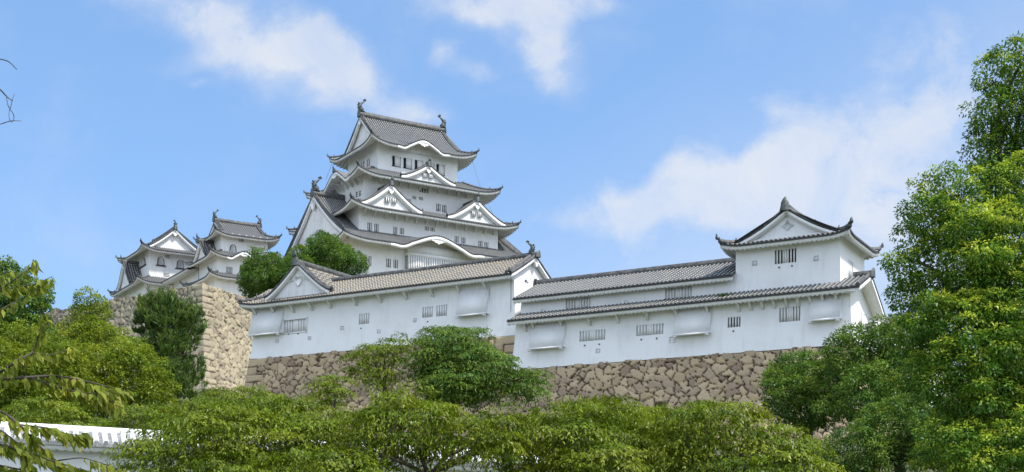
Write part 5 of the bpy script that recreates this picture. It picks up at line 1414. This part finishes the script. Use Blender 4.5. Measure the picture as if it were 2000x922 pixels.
# ------------------------------------------------------------------ near cherry tree: trunk beyond the left edge, branches reaching into view
def near_tree():
    R = np.random.default_rng(77)
    base = np.array([-6.6, 9.5, 0.0])
    t = thing('cherry_tree', 'near cherry tree whose long leafy and bare twigs reach in from the left edge', 'tree', tuple(base))
    tr = MB(); pts = np.array([(0, 0, -.1), (0.05, 0.02, 1.2), (-.05, 0, 2.4), (0.1, -.02, 3.6), (0.2, 0, 4.8), (0.5, 0.1, 6.0)]); tr.tube(pts, [.2, .17, .15, .12, .09, .05], 9); tr.obj('trunk', M['bark'], t, smooth=True)
    def px(p, D): return at(p[0], p[1], D) - base
    P_, D_, N_, L_, W_, T_ = [], [], [], [], [], []
    def branch(path, D, r0, r1, leaves=0, start=0.2, ln=0.085, src=None):
        q = [px(p, D + R.uniform(-.12, .12)) for p in path]
        if src is not None: q = [np.array(src), (np.array(src) + q[0]) / 2 + np.array([0, 0, .1])] + q
        q = np.array(q)
        # smooth the path
        tt = np.linspace(0, len(q) - 1, 4 * len(q)); qq = np.stack([np.interp(tt, np.arange(len(q)), q[:, i]) for i in range(3)], -1)
        for _ in range(2): qq[1:-1] = (qq[:-2] + 2 * qq[1:-1] + qq[2:]) / 4
        m = MB(); m.tube(qq, np.linspace(r0, r1, len(qq)), 6); m.obj('branch', M['bark'], t, smooth=True)
        for i in range(int(leaves * 1.6)):
            f = start + (1 - start) * R.random(); x = f * (len(qq) - 1); k = int(min(x, len(qq) - 2)); p = qq[k] + (qq[k + 1] - qq[k]) * (x - k)
            d = norm(qq[k + 1] - qq[k]); sd = np.array([-d[1], 0, d[0]]) * 0
            hang = np.array([d[0] * 0.45 + R.normal() * 0.30, R.normal() * 0.45, -0.85 + R.normal() * 0.22])
            P_.append(p + R.normal(size=3) * 0.012); D_.append(hang); N_.append(np.array([R.normal() * .6, -0.7 + R.normal() * .4, 0.5]))
            L_.append(ln * R.uniform(.7, 1.25)); W_.append(ln * R.uniform(.36, .46)); T_.append((np.clip(0.25 + .3 * R.random() + .35 * (R.random() < .22), 0, 1), R.random(), R.random()))
    D = 9.0
    # upper spray against the sky
    branch([(-60, 600), (0, 565), (30, 545), (62, 522), (70, 508)], D, .010, .003, 34, .25, 0.071, src=(0.1, 0, 2.9))
    branch([(-20, 575), (30, 560), (70, 556), (102, 540)], D, .007, .002, 34, .2, 0.071)
    branch([(-50, 560), (-10, 540), (22, 530)], D, .007, .002, 26, .0, 0.071)
    branch([(-60, 640), (-10, 610), (40, 585), (80, 560)], D, .007, .002, 34, .0, 0.071)
    # middle boughs
    branch([(-120, 735), (-20, 742), (60, 737), (110, 733), (170, 745), (230, 760)], D, .020, .004, 70, .1, 0.088, src=(0.0, 0, 2.2))
    branch([(-80, 760), (0, 728), (40, 700), (65, 690), (80, 640), (85, 600)], D, .013, .003, 40, .2, 0.084)
    branch([(65, 690), (100, 694), (140, 680)], D, .006, .002, 24, .1, 0.084)
    branch([(110, 733), (150, 765), (200, 780), (240, 790)], D, .007, .002, 40, .1, 0.097)
    branch([(60, 737), (120, 760), (180, 770), (250, 762)], D, .007, .002, 40, .2, 0.092)
    # lower boughs
    branch([(-100, 770), (0, 800), (40, 830), (75, 870), (110, 900)], D, .016, .005, 70, .1, 0.097, src=(0.0, 0, 1.9))
    branch([(40, 830), (90, 835), (140, 850), (175, 850)], D, .007, .002, 46, .1, 0.097)
    branch([(-40, 860), (20, 872), (70, 890), (140, 912), (190, 925)], D, .009, .003, 70, .1, 0.097)
    branch([(-50, 900), (30, 915), (120, 935), (220, 920)], D, .009, .003, 60, .1, 0.092)
    branch([(110, 900), (160, 893), (200, 905), (240, 918)], D, .005, .002, 16, .3, 0.084)
    branch([(-40, 820), (10, 845), (50, 880), (60, 920)], D, .007, .003, 46, .1, 0.092)
    # bare twigs high at the edge
    branch([(-90, 110), (-30, 116), (0, 115), (18, 120), (33, 136)], D, .006, .0028, 0, src=(0.5, 0.1, 5.7))
    branch([(-90, 140), (-25, 158), (0, 174), (14, 190), (24, 197)], D, .007, .0035, 0, src=(0.4, 0.1, 5.4))
    branch([(12, 186), (15, 205), (20, 214), (26, 222), (28, 232), (22, 240), (18, 232), (17, 220), (22, 206), (24, 195), (28, 184)], D, .003, .0018, 0)
    branch([(-60, 252), (-20, 246), (0, 243), (20, 236), (30, 236), (41, 236)], D, .005, .0018, 0, src=(0.35, 0.1, 5.0))
    n = len(P_)
    link('foliage', leaf_mesh('foliage', np.array(P_), np.array(D_), np.array(N_), np.array(L_), np.array(W_), np.array(T_), M['leaf_near'], 0.18, 0.18), t)
near_tree()

# weeds rooted in the lower roof
def weed():
    R = np.random.default_rng(5); b, A, B, c, base = rng
    x, z = b.face(0, A, B + 0.2, 1415, 576); p = b.world((x, -B - 0.2, z - 0.12)); n = 260
    o = np.zeros((n, 3)); o[:, :2] = R.normal(size=(n, 2)) * (0.34, 0.16); d = R.normal(size=(n, 3)) * 0.6 + (0, 0, 0.9)
    t = tag(link('weed', leaf_mesh('weed', o, d, R.normal(size=(n, 3)), R.uniform(.12, .34, n), R.uniform(.03, .06, n), np.stack([R.random(n) * .5, R.random(n), R.random(n)], -1), M['leaf_dark']), None, tuple(p)), 'dark tuft of weeds growing on the lower turret roof', 'plant')
weed()
